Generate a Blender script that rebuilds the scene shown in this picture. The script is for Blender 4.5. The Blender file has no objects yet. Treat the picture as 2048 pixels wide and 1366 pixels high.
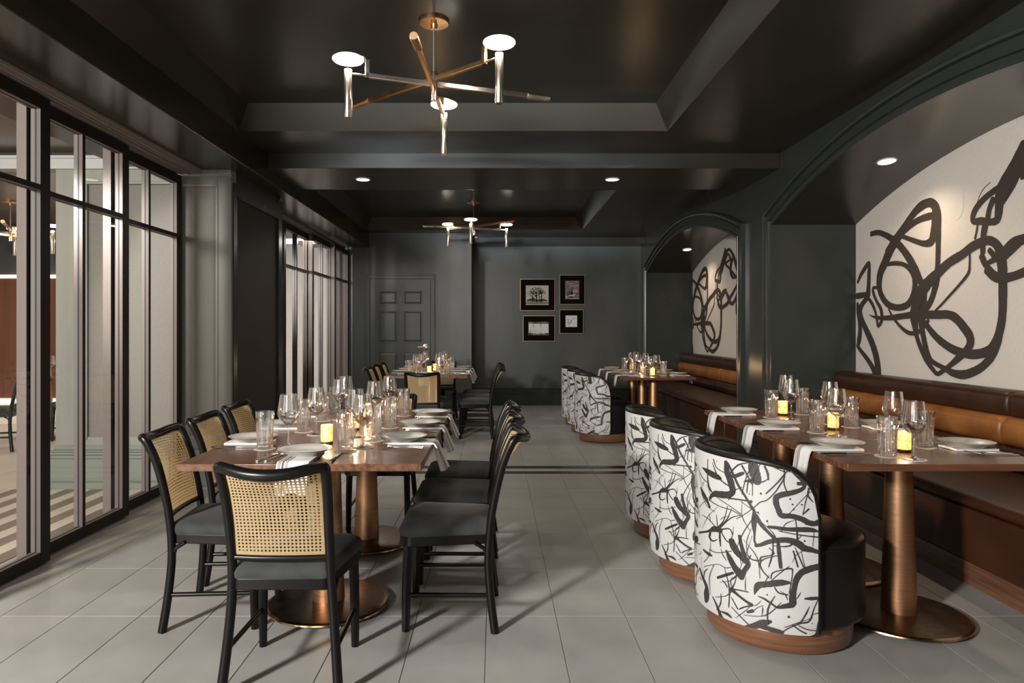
import bpy, math, random
from mathutils import Vector, Matrix
random.seed(7)
S = bpy.context.scene
COL = S.collection
PI = math.pi
# ------------------------------------------------------------------ camera
cam = bpy.data.cameras.new('camera'); cam.lens = 24.0; cam.sensor_width = 36.0
cam.shift_x = 0.0166; cam.shift_y = -0.01025; cam.clip_start = 0.02
camo = bpy.data.objects.new('camera', cam); COL.objects.link(camo)
camo.location = (0, 0, 1.267); camo.rotation_euler = (PI/2, 0, 0)
S.camera = camo
# ------------------------------------------------------------------ exposure, world
S.view_settings.view_transform = 'Standard'; S.view_settings.look = 'None'
S.view_settings.gamma = 1.0; S.view_settings.use_curve_mapping = False
S.view_settings.exposure = 0.0
S.cycles.max_bounces = 10; S.cycles.diffuse_bounces = 4; S.cycles.glossy_bounces = 4
S.cycles.transmission_bounces = 8; S.cycles.transparent_max_bounces = 24
S.cycles.caustics_reflective = False; S.cycles.caustics_refractive = False
S.cycles.sample_clamp_indirect = 4.0; S.cycles.blur_glossy = 0.5
S.cycles.use_denoising = True
w = bpy.data.worlds.new('world'); S.world = w; w.use_nodes = True
w.node_tree.nodes['Background'].inputs[0].default_value = (0.9, 0.95, 1.0, 1)
w.node_tree.nodes['Background'].inputs[1].default_value = 0.05

def area(name, loc, aim, sx, sy, power, col, spread=PI):
    l = bpy.data.lights.new(name, 'AREA'); l.shape = 'RECTANGLE'; l.size = sx; l.size_y = sy
    l.energy = power; l.color = col; l.spread = spread
    o = bpy.data.objects.new(name, l); COL.objects.link(o); o.location = loc
    d = Vector(aim) - Vector(loc); o.rotation_euler = d.to_track_quat('-Z', 'Y').to_euler()
    return o
def spot(name, loc, power, col, ang=100, blend=0.6, r=0.04, aim=None):
    l = bpy.data.lights.new(name, 'SPOT'); l.energy = power; l.color = col
    l.spot_size = math.radians(ang); l.spot_blend = blend; l.shadow_soft_size = r
    o = bpy.data.objects.new(name, l); COL.objects.link(o); o.location = loc
    if aim: o.rotation_euler = (Vector(aim)-Vector(loc)).to_track_quat('-Z', 'Y').to_euler()
    return o
def point(name, loc, power, col, r=0.02):
    l = bpy.data.lights.new(name, 'POINT'); l.energy = power; l.color = col; l.shadow_soft_size = r
    o = bpy.data.objects.new(name, l); COL.objects.link(o); o.location = loc
    return o
WARM = (1.0, 0.78, 0.55); NEUT = (1.0, 0.965, 0.92); COOL = (0.90, 0.96, 1.0)
# daylight reaching the room from the hall side in front of the glass doors, and from the front of the room
area('hall_daylight', (-3.35, -1.4, 2.35), (0.3, 3.6, 0.4), 0.40, 0.40, 505, NEUT)
spot('hall_lamp', (-2.90, 3.8, 2.15), 150, NEUT, 70, 0.5, 0.11, (-2.15, 5.6, 1.35))
area('hall_window', (-4.6, -2.2, 1.5), (-4.6, 6.0, 1.5), 3.2, 2.4, 60, NEUT)
area('front_daylight', (-1.5, -1.9, 1.6), (0.2, 6.5, 2.0), 1.8, 1.4, 32, NEUT)
area('front_beam_fill', (-1.0, -2.15, 2.40), (0.1, 6.0, 3.6), 2.8, 0.25, 44, (0.80,0.93,1.0), math.radians(17))  # narrow cool lamp added to brighten the beam face; no window stands there
# hall behind the second set of doors
area('corridor_light', (-3.08, 8.9, 2.45), (-3.12, 8.9, 0), 0.5, 3.4, 55, NEUT)
spot('corridor_lamp', (-3.05, 6.9, 2.1), 270, NEUT, 55, 0.6, 0.08, (-2.9, 10.9, 1.25))
area('hall_ceiling_light', (-4.6, 3.4, 2.6), (-4.2, 4.6, 0), 1.2, 2.0, 65, WARM)

# ------------------------------------------------------------------ materials
MATS = {}
def mat(name, col, rough=0.5, metal=0.0, spec=0.5, var=None, scale=8.0, stretch=(1,1,1), bump=0.0, bscale=None,
        coat=0.0, sheen=0.0, emit=None, estr=0.0, rnd=0.0, detail=4.0, rvar=0.0, aniso=0.0):
    m = bpy.data.materials.new(name); m.use_nodes = True; nt = m.node_tree; b = nt.nodes['Principled BSDF']
    b.inputs['Base Color'].default_value = (*col, 1); b.inputs['Roughness'].default_value = rough
    b.inputs['Metallic'].default_value = metal; b.inputs['Specular IOR Level'].default_value = spec
    b.inputs['Coat Weight'].default_value = coat; b.inputs['Coat Roughness'].default_value = 0.15
    b.inputs['Sheen Weight'].default_value = sheen
    if aniso: b.inputs['Anisotropic'].default_value = aniso
    if emit: b.inputs['Emission Color'].default_value = (*emit, 1); b.inputs['Emission Strength'].default_value = estr
    need = var is not None or bump or rvar
    if need:
        tc = nt.nodes.new('ShaderNodeTexCoord'); mp = nt.nodes.new('ShaderNodeMapping')
        mp.inputs['Scale'].default_value = stretch; nt.links.new(tc.outputs['Object'], mp.inputs['Vector'])
        n = nt.nodes.new('ShaderNodeTexNoise'); n.inputs['Scale'].default_value = scale; n.inputs['Detail'].default_value = detail
        nt.links.new(mp.outputs[0], n.inputs['Vector'])
    src = None
    if var is not None:
        r = nt.nodes.new('ShaderNodeValToRGB'); r.color_ramp.elements[0].position = 0.32; r.color_ramp.elements[1].position = 0.68
        r.color_ramp.elements[0].color = (*col, 1); r.color_ramp.elements[1].color = (*var, 1)
        nt.links.new(n.outputs['Fac'], r.inputs[0]); src = r.outputs[0]
        nt.links.new(src, b.inputs['Base Color'])
    if rnd:
        oi = nt.nodes.new('ShaderNodeObjectInfo'); mr = nt.nodes.new('ShaderNodeMapRange')
        mr.inputs[3].default_value = 1-rnd; mr.inputs[4].default_value = 1+rnd
        nt.links.new(oi.outputs['Random'], mr.inputs[0])
        hs = nt.nodes.new('ShaderNodeHueSaturation'); nt.links.new(mr.outputs[0], hs.inputs['Value'])
        if src: nt.links.new(src, hs.inputs['Color'])
        else: hs.inputs['Color'].default_value = (*col, 1)
        nt.links.new(hs.outputs[0], b.inputs['Base Color'])
    if rvar:
        mr = nt.nodes.new('ShaderNodeMapRange'); mr.inputs[3].default_value = rough-rvar; mr.inputs[4].default_value = rough+rvar
        nt.links.new(n.outputs['Fac'], mr.inputs[0]); nt.links.new(mr.outputs[0], b.inputs['Roughness'])
    if bump:
        n2 = n
        if bscale:
            n2 = nt.nodes.new('ShaderNodeTexNoise'); n2.inputs['Scale'].default_value = bscale; n2.inputs['Detail'].default_value = 3
            nt.links.new(mp.outputs[0], n2.inputs['Vector'])
        bp = nt.nodes.new('ShaderNodeBump'); bp.inputs['Strength'].default_value = bump; bp.inputs['Distance'].default_value = 0.01
        nt.links.new(n2.outputs['Fac'], bp.inputs['Height']); nt.links.new(bp.outputs[0], b.inputs['Normal'])
    MATS[name] = m
    return m
def glassy(name, tint=(1,1,1), base=0.03, edge=0.55, power=3.0, rough=0.0, refr=0.0):
    """thin clear glass: see-through, more mirror-like towards its edges"""
    m = bpy.data.materials.new(name); m.use_nodes = True; nt = m.node_tree; nt.nodes.remove(nt.nodes['Principled BSDF'])
    out = nt.nodes['Material Output']
    tr = nt.nodes.new('ShaderNodeBsdfTransparent'); tr.inputs[0].default_value = (*tint, 1)
    gl = nt.nodes.new('ShaderNodeBsdfGlossy'); gl.inputs['Roughness'].default_value = rough; gl.inputs[0].default_value = (1,1,1,1)
    lw = nt.nodes.new('ShaderNodeLayerWeight'); lw.inputs['Blend'].default_value = 0.5
    pw = nt.nodes.new('ShaderNodeMath'); pw.operation = 'POWER'; pw.inputs[1].default_value = power
    nt.links.new(lw.outputs['Facing'], pw.inputs[0])
    ma = nt.nodes.new('ShaderNodeMath'); ma.operation = 'MULTIPLY_ADD'; ma.inputs[1].default_value = edge; ma.inputs[2].default_value = base
    nt.links.new(pw.outputs[0], ma.inputs[0])
    mx = nt.nodes.new('ShaderNodeMixShader'); nt.links.new(ma.outputs[0], mx.inputs[0])
    last = tr
    if refr:
        rf = nt.nodes.new('ShaderNodeBsdfRefraction'); rf.inputs['IOR'].default_value = 1.45; rf.inputs['Roughness'].default_value = 0.02
        m2 = nt.nodes.new('ShaderNodeMixShader'); m2.inputs[0].default_value = refr
        nt.links.new(tr.outputs[0], m2.inputs[1]); nt.links.new(rf.outputs[0], m2.inputs[2]); last = m2
    nt.links.new(last.outputs[0], mx.inputs[1]); nt.links.new(gl.outputs[0], mx.inputs[2])
    nt.links.new(mx.outputs[0], out.inputs['Surface'])
    MATS[name] = m
    return m
def wood(name, c1, c2, axis=1, scale=14.0, rough=0.35, coat=0.3):
    st = [1.0,1.0,1.0]; st[axis] = 0.06
    return mat(name, c1, rough, 0, 0.5, c2, scale, st, bump=0.05, coat=coat, detail=7)

PAINT = mat('dark_green_black_paint', (0.028,0.034,0.030), 0.26, 0, 0.45, (0.032,0.038,0.034), 3.0, rvar=0.04)
CEILP = mat('dark_ceiling_paint', (0.029,0.026,0.022), 0.24, 0, 0.42, (0.033,0.029,0.024), 2.0, rvar=0.04)
WALLP = mat('slate_plaster', (0.050,0.056,0.054), 0.38, 0, 0.5, (0.078,0.085,0.082), 2.2, (1,1,0.5), rvar=0.08, detail=6)
DOORP = mat('door_paint', (0.045,0.050,0.048), 0.32)
GREEN = mat('grey_green_paint', (0.17,0.20,0.175), 0.42)
LIMED = mat('greyed_oak_frame', (0.23,0.235,0.21), 0.45, var=(0.185,0.20,0.185), scale=10, stretch=(1,1,0.08), detail=6)
PAPER = mat('textured_wallpaper', (0.115,0.110,0.095), 0.7, var=(0.245,0.236,0.212), scale=230, bump=0.5, detail=2)
GRID = mat('bronze_door_metal', (0.150,0.124,0.113), 0.45, 0.0, 0.25)  # bronze lightened so the frame sides carry the hall light in their colour
GRID_SHADE = mat('shaded_bronze_room_face', (0.014,0.011,0.009), 0.4, 0.0, 0.2)  # same bronze near black: shade painted on the faces toward the room
PANE = glassy('clear_pane', base=0.03, edge=0.5, power=4.0)
PGLAZE = glassy('picture_glass', base=0.006, edge=0.2, power=5.0)
TILE = mat('grey_porcelain_tile', (0.30,0.29,0.272), 0.42, 0, 0.5, (0.355,0.345,0.33), 3.5, rnd=0.05, rvar=0.08, detail=6)
GROUT = mat('grout', (0.33,0.32,0.30), 0.8)
TRACK = mat('black_floor_track', (0.008,0.008,0.008), 0.35)
DKPAP = mat('dark_brown_wallpaper', (0.012,0.008,0.006), 0.7, var=(0.020,0.014,0.010), scale=120)
LINEN = mat('linen_mural_ground', (0.63,0.58,0.53), 0.85, var=(0.72,0.67,0.62), scale=60, stretch=(1,6,0.5), bump=0.1, detail=5)
MINK = mat('mural_ink', (0.034,0.026,0.021), 0.85, var=(0.055,0.042,0.035), scale=200)
MSPOT = mat('mural_pale_spot', (0.66,0.63,0.58), 0.85)
WALNUT = wood('walnut_top', (0.080,0.032,0.016), (0.165,0.071,0.036), 0, 48, 0.26, 0.1)
WALNUTY = wood('walnut_long_top', (0.085,0.036,0.019), (0.175,0.080,0.043), 1, 48, 0.26, 0.1)
WALNUTZ = mat('walnut_plinth', (0.115,0.048,0.023), 0.38, 0, 0.5, (0.235,0.105,0.052), 60, (0.05,0.05,1.0), bump=0.05, coat=0.2, detail=8)
REDWOOD = wood('hall_wood_panel', (0.10,0.030,0.014), (0.16,0.052,0.024), 2, 10, 0.35, 0.2)
COPPER = mat('brushed_copper_column', (0.40,0.215,0.115), 0.36, 1.0, 0.5, (0.50,0.28,0.155), 40, (0.3,0.3,6), bump=0.06, aniso=0.5)
BRONZE = mat('dark_bronze_base', (0.22,0.135,0.085), 0.32, 1.0, 0.5, (0.16,0.10,0.065), 30, rvar=0.06)
RIMB = mat('polished_bronze_rim', (0.45,0.30,0.18), 0.2, 1.0)
BRASS = mat('aged_brass', (0.62,0.33,0.15), 0.28, 1.0, 0.5, (0.70,0.42,0.22), 14)
NICKEL = mat('aged_nickel', (0.60,0.52,0.43), 0.26, 1.0, 0.5, (0.66,0.56,0.45), 14)
LACQ = mat('black_lacquered_wood', (0.005,0.0045,0.004), 0.30, 0, 0.24)
VELV = mat('charcoal_velvet', (0.027,0.030,0.029), 0.85, 0, 0.3, (0.044,0.047,0.0455), 9, sheen=0.06, bump=0.05, bscale=400)
CANE = mat('woven_cane', (0.47,0.335,0.175), 0.5, 0, 0.4, (0.58,0.43,0.245), 160, bump=0.08)
_n = CANE.node_tree; _t = _n.nodes.new('ShaderNodeBsdfTranslucent'); _t.inputs[0].default_value = (0.70,0.45,0.20,1)
_m = _n.nodes.new('ShaderNodeMixShader'); _m.inputs[0].default_value = 0.38
_n.links.new(_n.nodes['Principled BSDF'].outputs[0], _m.inputs[1]); _n.links.new(_t.outputs[0], _m.inputs[2]); _n.links.new(_m.outputs[0], _n.nodes['Material Output'].inputs['Surface'])
PRINT = mat('white_printed_hide', (0.53,0.525,0.51), 0.42, 0, 0.5, bump=0.03, bscale=200, var=(0.56,0.555,0.54), scale=4)
INKM = mat('black_fabric_ink', (0.035,0.029,0.028), 0.5)
BLEA = mat('black_leather', (0.008,0.007,0.007), 0.38, 0, 0.3, bump=0.06, bscale=250)
LDARK = mat('dark_brown_leather', (0.032,0.0115,0.006), 0.38, 0, 0.3, (0.050,0.020,0.010), 6, bump=0.05, bscale=180)
LTAN = mat('tan_leather', (0.20,0.068,0.016), 0.40, 0, 0.4, (0.33,0.128,0.034), 5, bump=0.05, bscale=180, detail=6)
LSEAT = mat('russet_leather', (0.040,0.013,0.0055), 0.42, 0, 0.35, (0.058,0.020,0.009), 5, bump=0.05, bscale=180)
WGLASS = glassy('wine_glass', base=0.085, edge=1.0, power=1.6, rough=0.03)
SGLASS = glassy('glass_stem', base=0.30, edge=0.7, power=1.0, rough=0.12)
TGLASS = glassy('tumbler_glass', base=0.10, edge=1.0, power=1.5, refr=0.22, rough=0.04)
PLATE = mat('grey_stoneware_glaze', (0.47,0.45,0.42), 0.25, 0, 0.5, (0.52,0.50,0.47), 8)
RIMD = mat('dark_glaze_line', (0.05,0.035,0.025), 0.35)
NAPK = mat('white_linen', (0.72,0.71,0.69), 0.8, bump=0.1, bscale=300)
NSTR = mat('charcoal_woven_stripe', (0.10,0.095,0.09), 0.85)
STEEL = mat('table_steel', (0.62,0.60,0.56), 0.18, 1.0)
KHAN = mat('dark_knife_handle', (0.018,0.013,0.010), 0.35)
COAST = mat('paper_coaster', (0.55,0.50,0.43), 0.8)
GOLDG = mat('gold_mercury_glass', (0.42,0.27,0.09), 0.28, 0.3, 0.5, (0.80,0.60,0.30), 110, detail=5)
_n = GOLDG.node_tree; _b = _n.nodes['Principled BSDF']; _t = _n.nodes.new('ShaderNodeBsdfTranslucent'); _t.inputs[0].default_value = (1.0,0.90,0.70,1)
_p = _n.nodes.new('ShaderNodeBsdfTransparent'); _p.inputs[0].default_value = (1.0,0.92,0.74,1)
_m = _n.nodes.new('ShaderNodeMixShader'); _m.inputs[0].default_value = 0.20; _m2 = _n.nodes.new('ShaderNodeMixShader'); _m2.inputs[0].default_value = 0.38
_ns = _n.nodes.new('ShaderNodeTexNoise'); _ns.inputs['Scale'].default_value = 260; _ns.inputs['Detail'].default_value = 3
_tc = _n.nodes.new('ShaderNodeTexCoord'); _n.links.new(_tc.outputs['Object'], _ns.inputs['Vector'])
_mr = _n.nodes.new('ShaderNodeMapRange'); _mr.inputs[1].default_value = 0.38; _mr.inputs[2].default_value = 0.62; _mr.inputs[3].default_value = 0.10; _mr.inputs[4].default_value = 0.62
_n.links.new(_ns.outputs['Fac'], _mr.inputs[0]); _n.links.new(_mr.outputs[0], _m2.inputs[0])
_n.links.new(_b.outputs[0], _m.inputs[1]); _n.links.new(_t.outputs[0], _m.inputs[2]); _n.links.new(_m.outputs[0], _m2.inputs[1]); _n.links.new(_p.outputs[0], _m2.inputs[2])
_n.links.new(_m2.outputs[0], _n.nodes['Material Output'].inputs['Surface'])
WAX = mat('lit_wax', (0.9,0.75,0.5), 0.6, emit=(1.0,0.62,0.24), estr=3.0)
FLAME = mat('flame', (1,0.8,0.4), 0.5, emit=(1.0,0.66,0.28), estr=30.0)
VBASE = mat('votive_dark_foot', (0.10,0.05,0.02), 0.4)
LAMPW = mat('lit_lamp_disc', (0.9,0.9,0.9), 0.5, emit=(1.0,0.93,0.82), estr=4.0)
LAMPD = mat('lit_downlight', (0.9,0.9,0.9), 0.5, emit=(1.0,0.90,0.76), estr=5.0)
COVE = mat('lit_cove_strip', (0.9,0.9,0.9), 0.5, emit=(1.0,0.88,0.72), estr=2.2)
BLACK = mat('black_rubber', (0.010,0.010,0.010), 0.6)
MATB = mat('black_picture_mount', (0.006,0.005,0.005), 0.9, 0, 0.05)
GILT = mat('thin_gilt_frame', (0.48,0.33,0.20), 0.35, 0.8)
PHOTOW = mat('pale_print_paper', (0.55,0.50,0.44), 0.7)
PINK = mat('mauve_print_paper', (0.21,0.15,0.155), 0.7, var=(0.15,0.10,0.105), scale=30)
PSEPIA = mat('sepia_print_ink', (0.075,0.060,0.047), 0.8)
PSEP2 = mat('sepia_print_midtone', (0.20,0.165,0.13), 0.8)
PWHITE = mat('white_print_paper', (0.72,0.72,0.68), 0.7)
PINKL = mat('pale_pink_lettering', (0.62,0.40,0.34), 0.8)
CORR = mat('pale_corridor_plaster', (0.74,0.70,0.65), 0.7, var=(0.80,0.76,0.71), scale=3, stretch=(1,1,0.1))
WCROWN = mat('pale_crown_paint', (0.40,0.42,0.42), 0.5)
HCEIL = mat('hall_ceiling_bronze', (0.10,0.075,0.048), 0.3, var=(0.14,0.105,0.07), scale=2)
PLKL = mat('pale_floor_plank', (0.50,0.44,0.37), 0.4, var=(0.58,0.52,0.44), scale=12, stretch=(1,0.1,1), rnd=0.06)
PLKD = mat('brown_floor_plank', (0.135,0.095,0.065), 0.4, var=(0.19,0.14,0.10), scale=14, stretch=(1,0.1,1), rnd=0.08)
CHROME = mat('satin_chrome', (0.70,0.69,0.67), 0.22, 1.0)

# ------------------------------------------------------------------ mesh helpers
class MB:
    def __init__(s): s.v = []; s.f = []
    def add(s, vs, fs, M=None):
        o = len(s.v)
        for p in vs:
            p = Vector(p)
            s.v.append(tuple(M @ p) if M else tuple(p))
        s.f += [tuple(i+o for i in f) for f in fs]
        return s
    def box(s, x0, x1, y0, y1, z0, z1, M=None):
        return s.add([(x0,y0,z0),(x1,y0,z0),(x1,y1,z0),(x0,y1,z0),(x0,y0,z1),(x1,y0,z1),(x1,y1,z1),(x0,y1,z1)],
            [(0,3,2,1),(4,5,6,7),(0,1,5,4),(1,2,6,5),(2,3,7,6),(3,0,4,7)], M)
    def tube(s, pts, rad, n=10, cap=True, M=None, flat=1.0, up=None):
        P = [Vector(p) for p in pts]; N = len(P)
        if not hasattr(rad, '__len__'): rad = [rad]*N
        T = []
        for i in range(N):
            t = (P[min(i+1,N-1)]-P[max(i-1,0)]); T.append(t.normalized())
        a = Vector(up) if up else (Vector((0,0,1)) if abs(T[0].z) < 0.9 else Vector((1,0,0)))
        u = T[0].cross(a).normalized()
        vs = []; fs = []
        for i in range(N):
            u = (u - T[i]*u.dot(T[i])).normalized(); v = T[i].cross(u)
            for k in range(n):
                an = 2*PI*k/n; vs.append(P[i] + u*(rad[i]*math.cos(an)) + v*(rad[i]*flat*math.sin(an)))
        for i in range(N-1):
            for k in range(n):
                k2 = (k+1)%n; fs.append((i*n+k, i*n+k2, (i+1)*n+k2, (i+1)*n+k))
        if cap:
            fs.append(tuple(range(n-1,-1,-1))); fs.append(tuple((N-1)*n+k for k in range(n)))
        return s.add(vs, fs, M)
    def lathe(s, prof, n=24, c=(0,0), M=None, sx=1.0, sy=1.0, z0=0.0):
        vs = []; fs = []
        rows = []
        for r, z in prof:
            if r < 1e-5: rows.append([len(vs)]); vs.append((c[0],c[1],z+z0))
            else:
                rows.append(list(range(len(vs), len(vs)+n)))
                for k in range(n):
                    an = 2*PI*k/n; vs.append((c[0]+r*sx*math.cos(an), c[1]+r*sy*math.sin(an), z+z0))
        for a, b in zip(rows, rows[1:]):
            for k in range(n):
                k2 = (k+1)%n
                if len(a) == 1 and len(b) == 1: continue
                if len(a) == 1: fs.append((a[0], b[k2], b[k]))
                elif len(b) == 1: fs.append((a[k], a[k2], b[0]))
                else: fs.append((a[k], a[k2], b[k2], b[k]))
        return s.add(vs, fs, M)
    def prism(s, poly, z0, z1, M=None):
        n = len(poly)
        vs = [(x,y,z0) for x,y in poly] + [(x,y,z1) for x,y in poly]
        fs = [tuple(range(n-1,-1,-1)), tuple(range(n,2*n))] + [(i,(i+1)%n,n+(i+1)%n,n+i) for i in range(n)]
        return s.add(vs, fs, M)
    def grid(s, fn, nu, nv, M=None, flip=False):
        vs = [fn(i/nu, j/nv) for j in range(nv+1) for i in range(nu+1)]
        fs = []
        for j in range(nv):
            for i in range(nu):
                a = j*(nu+1)+i; q = (a, a+1, a+nu+2, a+nu+1); fs.append(q[::-1] if flip else q)
        return s.add(vs, fs, M)
    def build(s, name, m, parent=None, smooth=35, bevel=0, seg=2, kind=None, loc=None):
        me = bpy.data.meshes.new(name); me.from_pydata(s.v, [], s.f); me.update()
        me.materials.append(m)
        if smooth:
            me.shade_smooth(); me.set_sharp_from_angle(angle=math.radians(smooth))
        o = bpy.data.objects.new(name, me); COL.objects.link(o)
        if parent: o.parent = parent
        if loc: o.location = loc
        if bevel:
            b = o.modifiers.new('bevel', 'BEVEL'); b.width = bevel; b.segments = seg; b.limit_method = 'ANGLE'; b.angle_limit = math.radians(40)
        if kind: o['kind'] = kind
        return o
def inst(name, src, parent=None, loc=None, rot=None):
    o = bpy.data.objects.new(name, src.data if hasattr(src,'data') else src); COL.objects.link(o)
    if parent: o.parent = parent
    if loc: o.location = loc
    if rot: o.rotation_euler = rot
    return o
def empty(name, loc=(0,0,0), rz=0.0, kind=None):
    o = bpy.data.objects.new(name, None); COL.objects.link(o); o.location = loc; o.rotation_euler = (0,0,rz)
    o.empty_display_size = 0.05
    if kind: o['kind'] = kind
    return o
def tag(o, label, cat, group=None):
    o['label'] = label; o['category'] = cat
    if group: o['group'] = group
    elif 'group' in o: del o['group']
    return o
KIDS = {}
def kids(o): return [c for c in COL.objects if c.parent == o] if o.name not in KIDS else KIDS[o.name]
def proto_done(root):
    def walk(o):
        ch = [c for c in COL.objects if c.parent == o]; KIDS[o.name] = ch
        for c in ch: walk(c)
    walk(root)
def copy_tree(o, parent=None):
    c = o.copy(); COL.objects.link(c)
    if parent: c.parent = parent
    for ch in KIDS.get(o.name, []): copy_tree(ch, c)
    return c
USED = {}
def place(proto, loc, rz, label, cat, group=None):
    o = proto if not USED.get(proto.name) else copy_tree(proto)
    USED[proto.name] = True
    o.location = loc; o.rotation_euler = (0,0,rz)
    return tag(o, label, cat, group)
def catmull(P, n=6):
    out = []
    for i in range(len(P)-1):
        p0 = P[max(i-1,0)]; p1 = P[i]; p2 = P[i+1]; p3 = P[min(i+2,len(P)-1)]
        for k in range(n):
            t = k/n
            out.append(tuple(0.5*((2*b)+(-a+c)*t+(2*a-5*b+4*c-d)*t*t+(-a+3*b-3*c+d)*t**3) for a,b,c,d in zip(p0,p1,p2,p3)))
    out.append(tuple(P[-1]))
    return out
def ribbon(mb, stroke, fn_, n=5, jit=0.0, run=False):
    """brush stroke: (u, v, width) control points turned into a flat strip laid on the surface fn(u, v)"""
    pts = catmull(stroke, n)
    vs = []; fs = []
    L = len(pts); T_ = [0.0]
    fn = (lambda u, v: fn_(u, v, T_[0])) if run else fn_        # run: lift the strip slightly along its length where it crosses itself
    for i in range(L):
        T_[0] = i/L
        a = pts[max(i-1,0)]; b = pts[min(i+1,L-1)]
        tx, ty = b[0]-a[0], b[1]-a[1]; l = math.hypot(tx,ty) or 1e-6
        nx, ny = -ty/l, tx/l; wd = max(pts[i][2], 0.0012)/2
        wd *= 1 + random.uniform(-jit, jit)
        for k in (-1, -0.33, 0.33, 1):
            vs.append(fn(pts[i][0]+nx*wd*k, pts[i][1]+ny*wd*k))
    for i in range(L-1):
        for k in range(3):
            q = i*4+k; fs.append((q, q+1, q+5, q+4))
    # round ends
    for i, sg in ((0,-1),(L-1,1)):
        T_[0] = i/L
        a = pts[max(i-1,0)]; b = pts[min(i+1,L-1)]
        tx, ty = b[0]-a[0], b[1]-a[1]; l = math.hypot(tx,ty) or 1e-6; tx/=l; ty/=l; wd = max(pts[i][2],0.0012)/2
        o = len(vs)
        for k in range(7):
            an = -PI/2 + PI*k/6
            vs.append(fn(pts[i][0]+wd*(sg*tx*math.cos(an)*0.6 - ty*math.sin(an)), pts[i][1]+wd*(sg*ty*math.cos(an)*0.6 + tx*math.sin(an))))
        fs.append(tuple(range(o,o+7)))
    mb.add(vs, fs)
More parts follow.
